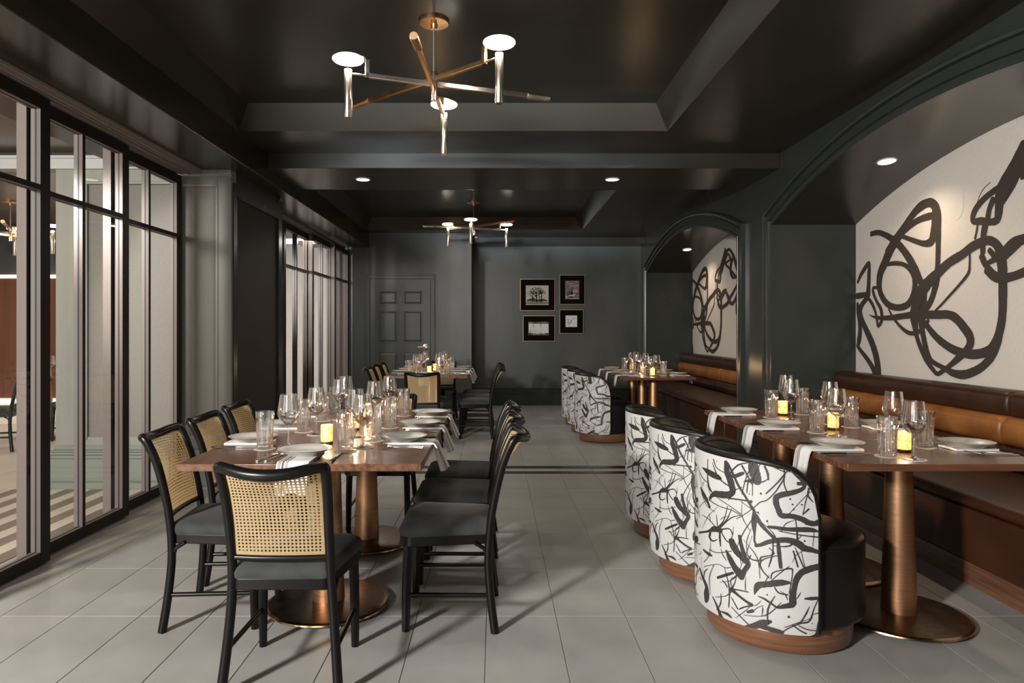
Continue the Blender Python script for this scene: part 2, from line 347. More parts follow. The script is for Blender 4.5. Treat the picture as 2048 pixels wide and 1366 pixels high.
MURAL=[[(0.249,2.101,0.0417),(0.362,2.097,0.0435),(0.488,2.052,0.0487),(0.608,1.989,0.0598),(0.711,1.911,0.0639),(0.798,1.824,0.069),(0.87,1.736,0.0711),(0.929,1.651,0.0599),(0.969,1.591,0.0663),(0.964,1.514,0.0861),(0.958,1.443,0.0861),(0.964,1.385,0.0684)],
[(0.502,1.905,0.0924),(0.608,1.993,0.0897),(0.711,2.07,0.0766),(0.822,2.157,0.062),(0.929,2.211,0.0699),(1.043,2.222,0.0626),(1.108,2.178,0.0713),(1.141,2.103,0.0615),(1.141,2.006,0.0588),(1.141,1.902,0.0535),(1.139,1.844,0.0537),(1.135,1.754,0.0538),(1.125,1.651,0.0648),(1.098,1.569,0.0584),(1.054,1.487,0.0552),(0.986,1.425,0.0559),(0.929,1.384,0.0458)],
[(0.556,1.945,0.0918),(0.529,1.923,0.0923),(0.461,1.836,0.0888),(0.391,1.747,0.0828),(0.376,1.644,0.0702),(0.412,1.562,0.0581),(0.502,1.487,0.0533),(0.634,1.455,0.0497),(0.761,1.47,0.0547),(0.834,1.526,0.0648),(0.864,1.598,0.0656),(0.858,1.679,0.0557),(0.81,1.742,0.0449),(0.724,1.791,0.0348),(0.608,1.814,0.0344),(0.502,1.816,0.0316)],
[(0.647,2.026,0.0575),(0.786,2.081,0.0499),(0.906,2.113,0.0486),(1.032,2.121,0.0515),(1.108,2.115,0.0422)],
[(1.108,2.15,0.075),(1.114,2.052,0.0929),(1.092,1.978,0.0872),(1.054,1.93,0.0652),(0.975,1.926,0.0425),(0.858,1.963,0.0366),(0.736,2.006,0.0337),(0.673,2.026,0.0302)],
[(1.954,2.408,0.0722),(1.894,2.324,0.0808),(1.831,2.262,0.0734),(1.767,2.186,0.0804),(1.742,2.124,0.068),(1.742,2.057,0.0673),(1.725,1.986,0.0571),(1.666,1.978,0.0436),(1.579,1.998,0.0497),(1.507,2.009,0.0405),(1.507,2.054,0.047),(1.543,2.099,0.0471),(1.614,2.143,0.0428),(1.7,2.175,0.0434),(1.767,2.192,0.0416)],
[(1.962,2.278,0.0518),(1.909,2.244,0.0577),(1.863,2.231,0.0564),(1.807,2.208,0.0437)],
[(1.692,2.122,0.0477),(1.658,2.066,0.0442),(1.641,2.007,0.0444),(1.614,1.948,0.0537),(1.601,1.887,0.0491),(1.597,1.825,0.0443),(1.597,1.785,0.0441)],
[(1.666,2.238,0.0039),(1.597,2.203,0.0051),(1.552,2.142,0.0055),(1.534,2.088,0.0047)],
[(1.548,1.977,0.0166),(1.539,1.934,0.0166),(1.523,1.888,0.0185)],
[(1.472,1.799,0.0168),(1.472,1.721,0.0188),(1.456,1.658,0.0247),(1.365,1.586,0.0215),(1.266,1.518,0.02),(1.183,1.461,0.0185),(1.108,1.415,0.0168)],
[(0.882,1.45,0.0572),(0.906,1.508,0.0992),(0.952,1.571,0.1094),(1.032,1.63,0.0897),(1.141,1.691,0.0762),(1.266,1.755,0.067),(1.394,1.795,0.0639),(1.507,1.84,0.0642),(1.632,1.861,0.0572),(1.7,1.84,0.0566),(1.742,1.795,0.0656),(1.758,1.742,0.079),(1.771,1.674,0.0764),(1.775,1.601,0.073),(1.776,1.51,0.0692),(1.773,1.389,0.0652),(1.758,1.298,0.0645),(1.717,1.2,0.0652),(1.649,1.137,0.0631),(1.534,1.111,0.0607),(1.413,1.114,0.0601),(1.296,1.14,0.0577),(1.173,1.192,0.0553),(1.076,1.254,0.0517),(1.009,1.311,0.0454),(0.952,1.362,0.037)],
[(1.758,1.268,0.0479),(1.725,1.176,0.055),(1.675,1.1,0.0591),(1.597,1.034,0.0552),(1.507,0.991,0.056),(1.404,0.965,0.059),(1.296,0.972,0.0491),(1.204,1.001,0.0374),(1.087,1.036,0.0362),(1.032,1.076,0.0499),(0.998,1.146,0.0546),(0.964,1.246,0.0558),(0.941,1.333,0.0569),(0.929,1.413,0.0575)],
[(0.223,1.408,0.0035),(0.305,1.386,0.0207),(0.405,1.376,0.0319),(0.569,1.376,0.0427),(0.711,1.385,0.0456),(0.858,1.393,0.0514),(0.998,1.389,0.0571),(1.141,1.386,0.059),(1.256,1.383,0.0581),(1.336,1.355,0.0635),(1.413,1.294,0.0679),(1.47,1.235,0.0696),(1.479,1.184,0.0679),(1.442,1.137,0.0545),(1.365,1.082,0.0527),(1.276,1.025,0.0376),(1.183,0.972,0.0332),(1.13,0.955,0.032),(1.087,0.98,0.0362),(1.009,1.047,0.0443),(0.941,1.138,0.0474),(0.894,1.217,0.045),(0.87,1.305,0.0701),(0.858,1.378,0.0955),(0.87,1.451,0.0925),(0.917,1.536,0.0886)],
[(0.216,1.548,0.0336),(0.275,1.496,0.0335),(0.326,1.421,0.0293),(0.348,1.348,0.0305),(0.362,1.308,0.0246),(0.405,1.34,0.038),(0.419,1.395,0.0419),(0.398,1.459,0.0373),(0.341,1.518,0.031),(0.29,1.593,0.0337),(0.29,1.634,0.0275),(0.348,1.63,0.0222),(0.376,1.596,0.0231)],
[(0.515,1.448,0.0154),(0.582,1.376,0.0228),(0.673,1.306,0.026),(0.774,1.257,0.0319),(0.858,1.25,0.0331),(0.929,1.268,0.0331),(0.998,1.318,0.0359),(1.032,1.346,0.0273)],
[(0.038,1.701,0.0278),(0.093,1.764,0.0394),(0.17,1.824,0.0417),(0.223,1.852,0.0354),(0.223,1.761,0.0481),(0.216,1.655,0.0527),(0.208,1.581,0.0679)],
[(0.023,1.578,0.0516),(0.124,1.582,0.0465),(0.216,1.585,0.0417)],
[(0.216,1.564,0.0436),(0.124,1.51,0.0493),(0.077,1.445,0.0629),(0.109,1.36,0.0624),(0.186,1.268,0.064),(0.26,1.178,0.0718),(0.319,1.082,0.0753),(0.355,0.987,0.0781),(0.362,0.907,0.086)],
[(0.03,1.141,0.0363),(0.093,1.092,0.0407),(0.201,1.02,0.0464),(0.283,0.951,0.0555),(0.319,0.904,0.0649)],
[(0.036,1.514,0.0311),(0.054,1.437,0.0623),(0.068,1.352,0.0468),(0.08,1.268,0.055),(0.062,1.184,0.061),(0.036,1.124,0.0298)],
[(1.588,1.767,0.047),(1.623,1.707,0.0441),(1.683,1.651,0.0399),(1.75,1.615,0.0424),(1.847,1.613,0.0396),(1.945,1.634,0.0371),(1.999,1.653,0.0373)],
[(1.799,1.782,0.0505),(1.863,1.822,0.0509),(1.924,1.837,0.0403),(1.999,1.844,0.0358)],
[(1.658,1.797,0.0344),(1.709,1.748,0.0408)],
[(1.641,1.711,0.0274),(1.717,1.734,0.0407),(1.807,1.767,0.0402)],
[(1.748,2.093,0.0785),(1.833,2.185,0.094),(1.898,2.26,0.0786),(1.971,2.344,0.0593),(2.088,2.395,0.0391),(2.202,2.348,0.0454),(2.304,2.259,0.0647),(2.372,2.17,0.0671),(2.43,2.07,0.0676),(2.446,1.975,0.0821),(2.43,1.894,0.0478),(2.287,1.797,0.0489),(2.132,1.715,0.06),(2.079,1.675,0.0665),(1.989,1.63,0.0457),(1.804,1.593,0.0388),(1.709,1.615,0.0549),(1.632,1.669,0.0468)],
[(1.916,2.252,0.0603),(1.989,2.305,0.0562),(2.079,2.332,0.0306),(2.149,2.276,0.0462),(2.219,2.245,0.0367),(2.321,2.24,0.03)],
[(1.934,2.213,0.0381),(2.079,2.235,0.0329),(2.219,2.251,0.0351)],
[(1.971,2.197,0.0319),(2.114,2.134,0.037),(2.253,2.062,0.0291),(2.372,2.004,0.0321),(2.438,1.993,0.0238)],
[(2.219,2.233,0.0813),(2.175,2.153,0.0691),(2.175,2.08,0.0698),(2.236,2.015,0.0563),(2.304,1.986,0.0326),(2.421,2,0.0402)],
[(1.786,1.732,0.0478),(1.861,1.778,0.0473),(1.962,1.816,0.0339),(2.043,1.762,0.0638),(2.114,1.692,0.0673),(2.202,1.64,0.0441),(2.304,1.66,0.0535),(2.388,1.715,0.0617),(2.446,1.782,0.0544)],
[(2.421,1.649,0.0605),(2.396,1.603,0.0498),(2.413,1.52,0.0621),(2.446,1.466,0.0424)]]
SPOT=[(1.316,2.34),(1.365,2.304),(1.409,2.229),(1.413,2.162),(1.404,2.098),(1.375,2.057),(1.326,2.043),(1.276,2.06),(1.214,2.125),(1.167,2.195),(1.157,2.232),(1.178,2.269),(1.235,2.305),(1.286,2.335)]
INK=[[(0.049,0.691,0.0025),(0.092,0.682,0.0232),(0.129,0.676,0.0267),(0.161,0.671,0.0208),(0.177,0.668,0.0069)],
[(0.199,0.742,0.0155),(0.204,0.703,0.027),(0.215,0.68,0.0302),(0.226,0.651,0.0292),(0.23,0.627,0.026),(0.212,0.611,0.0266),(0.177,0.604,0.0279),(0.143,0.6,0.0244),(0.119,0.585,0.0139),(0.106,0.566,0.0082)],
[(0.215,0.686,0.0152),(0.24,0.69,0.0148),(0.266,0.703,0.0145),(0.276,0.708,0.0116)],
[(0.208,0.737,0.0095),(0.23,0.701,0.0109),(0.253,0.659,0.0098),(0.279,0.623,0.0094),(0.301,0.59,0.0098),(0.316,0.569,0.0128)],
[(0.212,0.597,0.0062),(0.253,0.6,0.0062),(0.295,0.601,0.0068),(0.307,0.6,0.0139)],
[(0.317,0.572,0.006),(0.319,0.539,0.0221),(0.317,0.509,0.0192),(0.319,0.479,0.0089),(0.319,0.449,0.0077),(0.327,0.435,0.0096)],
[(0.325,0.549,0.0158),(0.342,0.519,0.0157),(0.367,0.493,0.0124),(0.395,0.467,0.0122)],
[(0.313,0.743,0.0396),(0.319,0.714,0.0428),(0.327,0.691,0.0364),(0.33,0.676,0.0269)],
[(0.276,0.674,0.0024),(0.298,0.681,0.0119),(0.316,0.683,0.0179)],
[(0.444,0.739,0.0035),(0.466,0.718,0.0073),(0.491,0.696,0.013),(0.498,0.678,0.0138),(0.485,0.663,0.0156),(0.452,0.65,0.0201),(0.417,0.64,0.0214),(0.398,0.627,0.0215),(0.398,0.604,0.021),(0.406,0.581,0.0202),(0.417,0.561,0.0212),(0.452,0.561,0.0193),(0.488,0.552,0.0207),(0.516,0.538,0.0221),(0.539,0.536,0.0205),(0.55,0.544,0.0176)],
[(0.474,0.686,0.0132),(0.499,0.687,0.0132),(0.533,0.685,0.0117)],
[(0.369,0.512,0.0105),(0.398,0.512,0.0135),(0.433,0.51,0.0148),(0.466,0.511,0.0176),(0.516,0.512,0.0191),(0.55,0.506,0.0059)],
[(0.406,0.501,0.0036),(0.466,0.493,0.0044),(0.55,0.484,0.0053)],
[(0.322,0.431,0.0115),(0.342,0.438,0.0141),(0.373,0.455,0.017),(0.412,0.466,0.0204),(0.444,0.468,0.0224),(0.477,0.457,0.0267),(0.494,0.443,0.0266),(0.522,0.436,0.0206),(0.55,0.427,0.0146)],
[(0.405,0.453,0.0125),(0.408,0.418,0.0153),(0.414,0.36,0.0125)],
[(0.423,0.745,0.0041),(0.427,0.71,0.0049),(0.409,0.673,0.0054),(0.392,0.645,0.0043),(0.365,0.615,0.0044),(0.339,0.602,0.0044),(0.316,0.578,0.0033),(0.273,0.54,0.0028),(0.247,0.522,0.0029)],
[(0.356,0.745,0.0074),(0.367,0.719,0.0087),(0.37,0.693,0.0062)],
[(0.016,0.405,0.0088),(0.097,0.434,0.0091),(0.133,0.453,0.0225),(0.161,0.459,0.0226),(0.177,0.457,0.0174)],
[(0.156,0.473,0.0054),(0.15,0.516,0.0028)],
[(0.161,0.468,0.0082),(0.189,0.503,0.0047),(0.208,0.564,0.0027)],
[(0.169,0.47,0.0063),(0.204,0.51,0.0047),(0.226,0.558,0.0025)],
[(0.169,0.467,0.0062),(0.223,0.52,0.0041),(0.266,0.539,0.0023)],
[(0.173,0.462,0.006),(0.215,0.475,0.005),(0.23,0.456,0.0053)],
[(0.169,0.455,0.0083),(0.169,0.426,0.0106),(0.173,0.394,0.0051)],
[(0.114,0.433,0.0119),(0.108,0.413,0.0124),(0.129,0.403,0.0066),(0.156,0.417,0.003)],
[(0.177,0.451,0.0051),(0.201,0.425,0.0055),(0.219,0.421,0.0035)],
[(0.143,0.467,0.0042),(0.097,0.487,0.0033),(0.046,0.489,0.0023)],
[(0.226,0.432,0.0257),(0.23,0.414,0.0283),(0.247,0.391,0.0256),(0.266,0.38,0.028),(0.285,0.366,0.0276),(0.295,0.35,0.018),(0.282,0.326,0.0168),(0.27,0.302,0.0227)],
[(0.26,0.458,0.0136),(0.266,0.426,0.0152),(0.276,0.394,0.0184),(0.282,0.375,0.0199)],
[(0.201,0.385,0.0082),(0.219,0.356,0.0235),(0.24,0.327,0.0263),(0.26,0.308,0.0326),(0.27,0.292,0.0212)],
[(0.156,0.261,0.0101),(0.197,0.284,0.0114),(0.233,0.304,0.0099)],
[(0.319,0.241,0.0028),(0.325,0.263,0.0189),(0.336,0.281,0.0247),(0.37,0.291,0.023),(0.412,0.303,0.0246),(0.444,0.307,0.0117)],
[(0.55,0.372,0.0234),(0.522,0.365,0.0246),(0.488,0.349,0.0237),(0.469,0.321,0.0215),(0.461,0.285,0.0202),(0.455,0.25,0.0243),(0.455,0.226,0.0242),(0.425,0.214,0.017),(0.401,0.207,0.0091),(0.384,0.216,0.0079),(0.356,0.231,0.008),(0.333,0.237,0.0038)],
[(0.292,0.389,0.0041),(0.31,0.375,0.0051),(0.339,0.377,0.007),(0.345,0.391,0.0055),(0.39,0.41,0.0037),(0.373,0.431,0.0037)],
[(0.401,0.405,0.0034),(0.365,0.391,0.0039),(0.345,0.376,0.0053),(0.34,0.36,0.0065),(0.35,0.338,0.005),(0.373,0.315,0.0044)],
[(0.379,0.313,0.0037),(0.384,0.335,0.0048),(0.409,0.349,0.004),(0.45,0.361,0.0066),(0.455,0.344,0.0038),(0.45,0.305,0.0038),(0.444,0.266,0.0043)],
[(0.392,0.283,0.0043),(0.406,0.264,0.0056),(0.439,0.26,0.006)],
[(0.279,0.103,0.0085),(0.316,0.117,0.0222),(0.35,0.137,0.0248),(0.379,0.149,0.0112)],
[(0.333,0.124,0.0189),(0.367,0.12,0.0188),(0.401,0.112,0.0244),(0.42,0.115,0.0117)],
[(0.423,0.119,0.0032),(0.447,0.137,0.0039),(0.483,0.155,0.0057),(0.516,0.166,0.0067),(0.533,0.213,0.004),(0.548,0.246,0.0035)],
[(0.455,0.147,0.0042),(0.48,0.129,0.0042),(0.502,0.118,0.0053)],
[(0.477,0.146,0.0036),(0.508,0.133,0.0041),(0.548,0.129,0.0035)],
[(0.499,0.25,0.0059),(0.522,0.251,0.0132),(0.55,0.253,0.0117)],
[(0.025,0.257,0.0101),(0.053,0.23,0.018),(0.086,0.2,0.0226),(0.086,0.164,0.0404),(0.08,0.136,0.0167)],
[(0.226,0.237,0.0227),(0.247,0.225,0.0109),(0.282,0.208,0.0104),(0.31,0.197,0.0134)],
[(0.233,0.239,0.0062),(0.266,0.243,0.005),(0.295,0.244,0.0043)],
[(0.23,0.245,0.006),(0.24,0.266,0.0043),(0.247,0.292,0.0025)],
[(0.223,0.224,0.0045),(0.197,0.2,0.0028),(0.147,0.179,0.0029)],
[(0.226,0.203,0.0039),(0.253,0.166,0.0052)],
[(0.129,0.174,0.0052),(0.152,0.147,0.0098),(0.169,0.116,0.0139),(0.173,0.105,0.0271)],
[(0.173,0.13,0.0047),(0.204,0.131,0.0107),(0.224,0.123,0.0053)],
[(0.26,0.168,0.0054),(0.282,0.183,0.0055),(0.307,0.193,0.0051)],
[(0.292,0.165,0.0096),(0.313,0.176,0.0138)],
[(0.226,0.166,0.0031),(0.298,0.115,0.0035)],
[(0.038,0.602,0.0099),(0.06,0.581,0.0244),(0.086,0.564,0.0193),(0.111,0.538,0.0104)],
[(0.438,0.175,0.0029),(0.442,0.176,0.0105),(0.446,0.176,0.0029)],
[(0.444,0.625,0.0024),(0.447,0.626,0.0073),(0.45,0.626,0.0023)],
[(0.452,0.605,0.0023),(0.455,0.606,0.0073),(0.458,0.606,0.0023)],
[(0.485,0.607,0.0023),(0.488,0.607,0.0073),(0.491,0.608,0.0023)],
[(0.457,0.587,0.0023),(0.459,0.587,0.0073),(0.462,0.587,0.0023)],
[(0.097,0.734,0.0033),(0.095,0.666,0.0057),(0.103,0.623,0.0112),(0.129,0.6,0.0047)],
[(0.133,0.741,0.0048),(0.152,0.709,0.0033),(0.193,0.696,0.0028)],
[(0.108,0.566,0.0037),(0.169,0.555,0.0034),(0.226,0.552,0.0033),(0.266,0.539,0.0033)],
[(0.152,0.589,0.003),(0.215,0.568,0.0028),(0.266,0.545,0.0034)],
[(0.428,0.745,0.0038),(0.425,0.686,0.0044),(0.435,0.654,0.0039)],
[(0.519,0.676,0.0023),(0.505,0.632,0.0033),(0.491,0.567,0.0027)],
[(0.548,0.676,0.0023),(0.508,0.646,0.0023),(0.442,0.569,0.0022)],
[(0.491,0.569,0.0028),(0.513,0.591,0.0071)],
[(0.466,0.548,0.0033),(0.469,0.521,0.0039),(0.472,0.483,0.0066),(0.47,0.463,0.0038)],
[(0.458,0.429,0.0056),(0.474,0.369,0.0051)],
[(0.469,0.43,0.0045),(0.494,0.37,0.0046)],
[(0.485,0.431,0.0017),(0.499,0.37,0.0023)],
[(0.067,0.277,0.0024),(0.156,0.316,0.0024),(0.197,0.314,0.0032),(0.223,0.323,0.0029)],
[(0.108,0.362,0.0041),(0.156,0.363,0.0031),(0.226,0.389,0.0029)],
[(0.06,0.347,0.0059),(0.097,0.342,0.0138),(0.124,0.341,0.0074)],
[(0.27,0.737,0.0067),(0.292,0.701,0.0065),(0.308,0.67,0.0044)],
[(0.387,0.745,0.0048),(0.423,0.73,0.0042)]]
# ================================================================== SETTING
# ---- floor: grout bed with every tile a piece of its own
floor = MB().box(-7.2, 3.4, -2.4, 12.0, -0.06, -0.004).build('floor', GROUT, kind='structure')
TW, TL, J = 0.3085, 0.6135, 0.0032
tm = MB().box(-TW/2+J/2, TW/2-J/2, -TL/2+J/2, TL/2-J/2, -0.004, 0.0).build('tile', TILE, floor, smooth=0, bevel=0.0008, seg=1)
first = True
tile_rest = MB()
for i in range(-9, 9):
    x0 = -0.0375 + TW*i; x1 = x0 + TW
    if x0 < -2.72 or x1 > 2.5: continue
    for j in range(-9, 15):
        y0 = 3.032 + TL*j; y1 = y0 + TL
        if y1 > 11.9: continue
        c = ((x0+x1)/2, (y0+y1)/2, 0)
        if y0 < 1.7:
            tile_rest.box(x0+J/2, x1-J/2, y0+J/2, y1-J/2, -0.004, 0); continue
        if first: tm.location = c; first = False
        else:
            o = tm.copy(); COL.objects.link(o); o.location = c
tile_rest.build('tile_field', TILE, floor, smooth=0, kind='stuff')
pm = {}
for k in range(30):                                                # striped plank floor of the hall behind the glass doors
    m = PLKL if k % 2 else PLKD
    x1 = -2.70 - 0.105*k
    if m.name not in pm:
        pm[m.name] = MB().box(-0.0515, 0.0515, 1.6, 5.46, -0.004, 0.0).build('floor_plank', m, floor, smooth=0)
        pm[m.name].location = (x1-0.0525, 0, 0)
    else:
        o = pm[m.name].copy(); COL.objects.link(o); o.location = (x1-0.0525, 0, 0)
MB().box(-7.2, -2.72, 5.46, 11.9, -0.004, 0.0).box(-7.2, -2.72, -2.4, 1.59, -0.004, 0).build('hall_floor_slab', PLKL, floor, smooth=0)
for y0, y1 in ((6.06, 6.155), (6.285, 6.40)):
    t = MB().box(-2.16, 2.5, y0, y1, -0.003, 0.003).build('trim_%d' % (1 if y0 < 6.2 else 2), TRACK, kind='structure')

# ---- ceiling
ZC, ZT, ZS = 2.825, 3.004, 2.59
cm = MB()
def cq(x0, x1, y0, y1, z): cm.add([(x0,y0,z),(x1,y0,z),(x1,y1,z),(x0,y1,z)], [(0,3,2,1)])
cq(1.344, 2.55, -2.3, 12, ZC); cq(-2.05, 1.344, -2.3, 2.343, ZC); cq(-2.05, 1.344, 5.317, 7.55, ZC); cq(-2.05, 1.344, 10.53, 12, ZC)
cm.box(-7.4, 3.6, -2.5, 12.2, 3.06, 3.12)
ceiling = cm.build('ceiling', CEILP, smooth=0, kind='structure')
for y0, y1 in ((2.343, 5.317), (7.55, 10.53)):
    a, s = (-2.0, 1.344), 0.118
    m = MB(); B = [(a[0],y0),(a[1],y0),(a[1],y1),(a[0],y1)]; T = [(a[0]+s,y0+s),(a[1]-s,y0+s),(a[1]-s,y1-s),(a[0]+s,y1-s)]
    vs = [(x,y,ZC) for x,y in B] + [(x,y,ZT) for x,y in T]
    m.add(vs, [(i,(i+1)%4,4+(i+1)%4,4+i) for i in range(4)] + [(7,6,5,4)])
    m.build('coffer', CEILP, ceiling, smooth=0)
MB().box(-2.0, 2.5, 5.99, 6.888, 2.695, ZC+0.01).build('beam', CEILP, ceiling, smooth=0, bevel=0.004, seg=1)
MB().box(-3.02, -2.0, -2.3, 10.87, ZS, ZC+0.02).build('soffit', CEILP, ceiling, smooth=0, bevel=0.004, seg=1)
MB().box(-0.374, 2.5, 11.36, 11.72, 2.716, ZC+0.01).build('bulkhead', CEILP, ceiling, smooth=0, bevel=0.003, seg=1)
MB().box(-7.3, -3.0, -2.3, 11, 2.72, 2.78).build('hall_ceiling', HCEIL, ceiling, smooth=0)

# ---- back wall with its panelled door
m = MB()
m.box(-2.40, -0.374, 10.85, 11.0, 0, ZC+0.02).box(-0.39, -0.374, 10.9, 11.75, 0, ZC+0.02).box(-0.39, 2.6, 11.70, 11.8, 0, ZC+0.02)
wall_back = m.build('wall_back', WALLP, smooth=0, kind='structure')
m = MB()
for (xa, xb, y) in ((-2.33, -2.05, 10.85), (-0.952, -0.374, 10.85), (-0.374, 2.5, 11.70)):
    m.box(xa, xb, y-0.022, y, 0, 0.19).box(xa, xb, y-0.034, y, 0, 0.035).box(xa, xb, y-0.030, y, 0.19, 0.215)
    m.box(xa, xb, y-0.018, y, 0.215, 0.25).box(xa, xb, y-0.026, y, 0.25, 0.27).box(xa, xb, y-0.010, y, 0.27, 0.29)
m.build('baseboard_back', PAINT, smooth=0, bevel=0.002, seg=1, kind='structure')
door = empty('door_7', (0,0,0), kind='structure')
MB().box(-1.979, -1.025, 10.822, 10.86, 0.008, 2.086).build('leaf', DOORP, door, smooth=0)
for zx0, zx1 in ((1.680, 1.911), (1.079, 1.593), (0.25, 0.936)):
    for xa, xb in ((-1.844, -1.542), (-1.454, -1.144)):
        q = MB(); i = 0.045; y0, y1 = 10.8215, 10.800
        o_ = [(xa,zx0),(xb,zx0),(xb,zx1),(xa,zx1)]
        rg = [(0.0, 10.822), (0.0, 10.812), (0.012, 10.812), (0.016, 10.8205), (0.022, 10.8205), (i, 10.809)]
        vs = []
        for ins, yy in rg:
            vs += [(xa+ins,yy,zx0+ins),(xb-ins,yy,zx0+ins),(xb-ins,yy,zx1-ins),(xa+ins,yy,zx1-ins)]
        fs = []
        for r in range(len(rg)-1):
            for k in range(4): fs.append((r*4+k, r*4+(k+1)%4, r*4+4+(k+1)%4, r*4+4+k))
        n = (len(rg)-1)*4; fs.append((n,n+1,n+2,n+3))
        q.add(vs, fs).build('raised_panel', DOORP, door, smooth=0)
m = MB()
for xa, xb, za, zb in ((-2.048, -1.985, 0, 2.095), (-1.02, -0.954, 0, 2.095), (-2.048, -0.954, 2.095, 2.161)):
    m.box(xa, xb, 10.825, 10.86, za, zb)
for xa, xb, za, zb in ((-2.048, -2.03, 0, 2.143), (-0.972, -0.954, 0, 2.143), (-2.048, -0.954, 2.143, 2.161)):
    m.box(xa, xb, 10.815, 10.86, za, zb)
m.build('casing', WALLP, door, smooth=0, bevel=0.003, seg=1)
hd = MB().lathe([(0,0),(0.048,0),(0.050,0.006),(0.040,0.012),(0.016,0.014),(0.013,0.05),(0,0.05)], 20, M=Matrix.Translation((-1.10,10.822,1.013)) @ Matrix.Rotation(PI/2,4,'X')).build('handle', CHROME, door)
MB().tube([(-1.10,10.778,1.013),(-1.15,10.775,1.013),(-1.215,10.778,1.010)], [0.011,0.011,0.009], 8).build('lever', BRASS, hd)

# ---- right wall: two arched niches
XR, XN = 2.5, 3.24
ZSP, RISE, HALF = 2.22, 0.37, 2.09
RA = (HALF**2+RISE**2)/(2*RISE)
def arch_z(d): return ZSP+RISE - (RA - math.sqrt(max(RA*RA-d*d, 0)))
NICHES = ((1.94, 6.12), (6.99, 11.17))
NS = 28
m = MB()
def vq(y0, y1, z0, z1): m.add([(XR,y0,z0),(XR,y1,z0),(XR,y1,z1),(XR,y0,z1)], [(0,3,2,1)])
vq(-2.3, 1.94, 0, ZC); vq(6.12, 6.99, 0, ZC); vq(11.17, 11.9, 0, ZC)
for y0, y1 in NICHES:
    yc = (y0+y1)/2
    for k in range(NS):
        ya = y0+(y1-y0)*k/NS; yb = y0+(y1-y0)*(k+1)/NS; za, zb = arch_z(ya-yc), arch_z(yb-yc)
        m.add([(XR,ya,za),(XR,yb,zb),(XR,yb,ZC),(XR,ya,ZC)], [(0,3,2,1)])
    m.add([(XR,y0,0),(XN,y0,0),(XN,y0,ZSP),(XR,y0,ZSP)], [(0,3,2,1)])
    m.add([(XR,y1,0),(XN,y1,0),(XN,y1,ZSP),(XR,y1,ZSP)], [(0,1,2,3)])
m.box(XN+0.02, XN+0.1, -2.3, 12, 0, 3.0)
wall_right = m.build('wall_right', PAINT, smooth=0, kind='structure')
for y0, y1 in NICHES:
    yc = (y0+y1)/2
    MB().grid(lambda u, v: (XR+(XN+0.01-XR)*v, y0+(y1-y0)*u, arch_z(y0+(y1-y0)*u-yc)), NS, 1, flip=True).build('niche_vault', CEILP, wall_right, smooth=40)
    # moulded casing swept round the opening
    prof = [(-0.004,0.0),(-0.004,0.026),(0.022,0.026),(0.028,0.014),(0.050,0.014),(0.056,0.034),(0.105,0.030),(0.111,0.014),(0.128,0.014),(0.134,0.040),(0.150,0.046),(0.166,0.040),(0.172,0.0)]
    path = [(y0,0),(y0,0.6),(y0,1.4),(y0,ZSP)]+[(y0+(y1-y0)*k/36, arch_z(y0+(y1-y0)*k/36-yc)) for k in range(1,36)]+[(y1,ZSP),(y1,1.4),(y1,0.6),(y1,0)]
    q = MB(); vs = []; fs = []; n = len(path); p = len(prof)
    for i in range(n):
        def nrm(a, b):
            d = Vector((b[0]-a[0], b[1]-a[1])).normalized(); return Vector((-d.y, d.x))
        na = nrm(path[max(i-1,0)], path[max(i,1)]); nb = nrm(path[min(i,n-2)], path[min(i+1,n-1)])
        mi = (na+nb); mi = mi/(mi.length_squared/2) if mi.length > 1e-6 else na
        for wd, pr in prof: vs.append((XR-pr, path[i][0]+mi.x*wd, path[i][1]+mi.y*wd))
    for i in range(n-1):
        for k in range(p-1): fs.append((i*p+k, i*p+k+1, (i+1)*p+k+1, (i+1)*p+k))
    q.add(vs, fs).build('arch_casing', PAINT, wall_right, smooth=25)
    mu = MB()
    for k in range(NS):
        ya = y0+(y1-y0)*k/NS; yb = y0+(y1-y0)*(k+1)/NS
        mu.add([(3.235,ya,0.4),(3.235,yb,0.4),(3.235,yb,arch_z(yb-yc)),(3.235,ya,arch_z(ya-yc))], [(0,3,2,1)])
    mural = mu.build('mural_linen', LINEN, wall_right, smooth=0)
    off = 0.0 if y0 < 3 else -0.36
    def onwall(u, v, x=3.2325):
        uu = min(max(u+off, 0.002), y1-y0-0.002); Y = y1-uu
        return (x, Y, min(v, arch_z(Y-yc)-0.002))
    ink = MB()
    for k, st in enumerate(MURAL): ribbon(ink, [(p, q, w_*1.08) for p,q,w_ in st], lambda u, v, t, k=k: onwall(u, v, 3.2328-0.00018*k-0.00015*t), 6, 0.03, True)
    for k, st in enumerate(MURAL[:20]): ribbon(ink, [(a+2.42, b, c*1.08) for a,b,c in st], lambda u, v, t, k=k: onwall(u, v, 3.2328-0.00018*k-0.00015*t), 4, 0.03, True)
    ink.build('mural_ink', MINK, mural, smooth=0)
    sp = MB()
    for du in (0, 2.42): sp.add([onwall(a+du, b, 3.233) for a,b in SPOT], [tuple(range(len(SPOT)))])
    sp.build('mural_pale_spot', MSPOT, mural, smooth=0)
MB().box(2.47, 2.5, 6.29, 6.80, 0, 0.16).box(2.478, 2.5, 6.29, 6.80, 0.16, 0.2).build('baseboard_right', PAINT, smooth=0, bevel=0.003, seg=1, kind='structure')

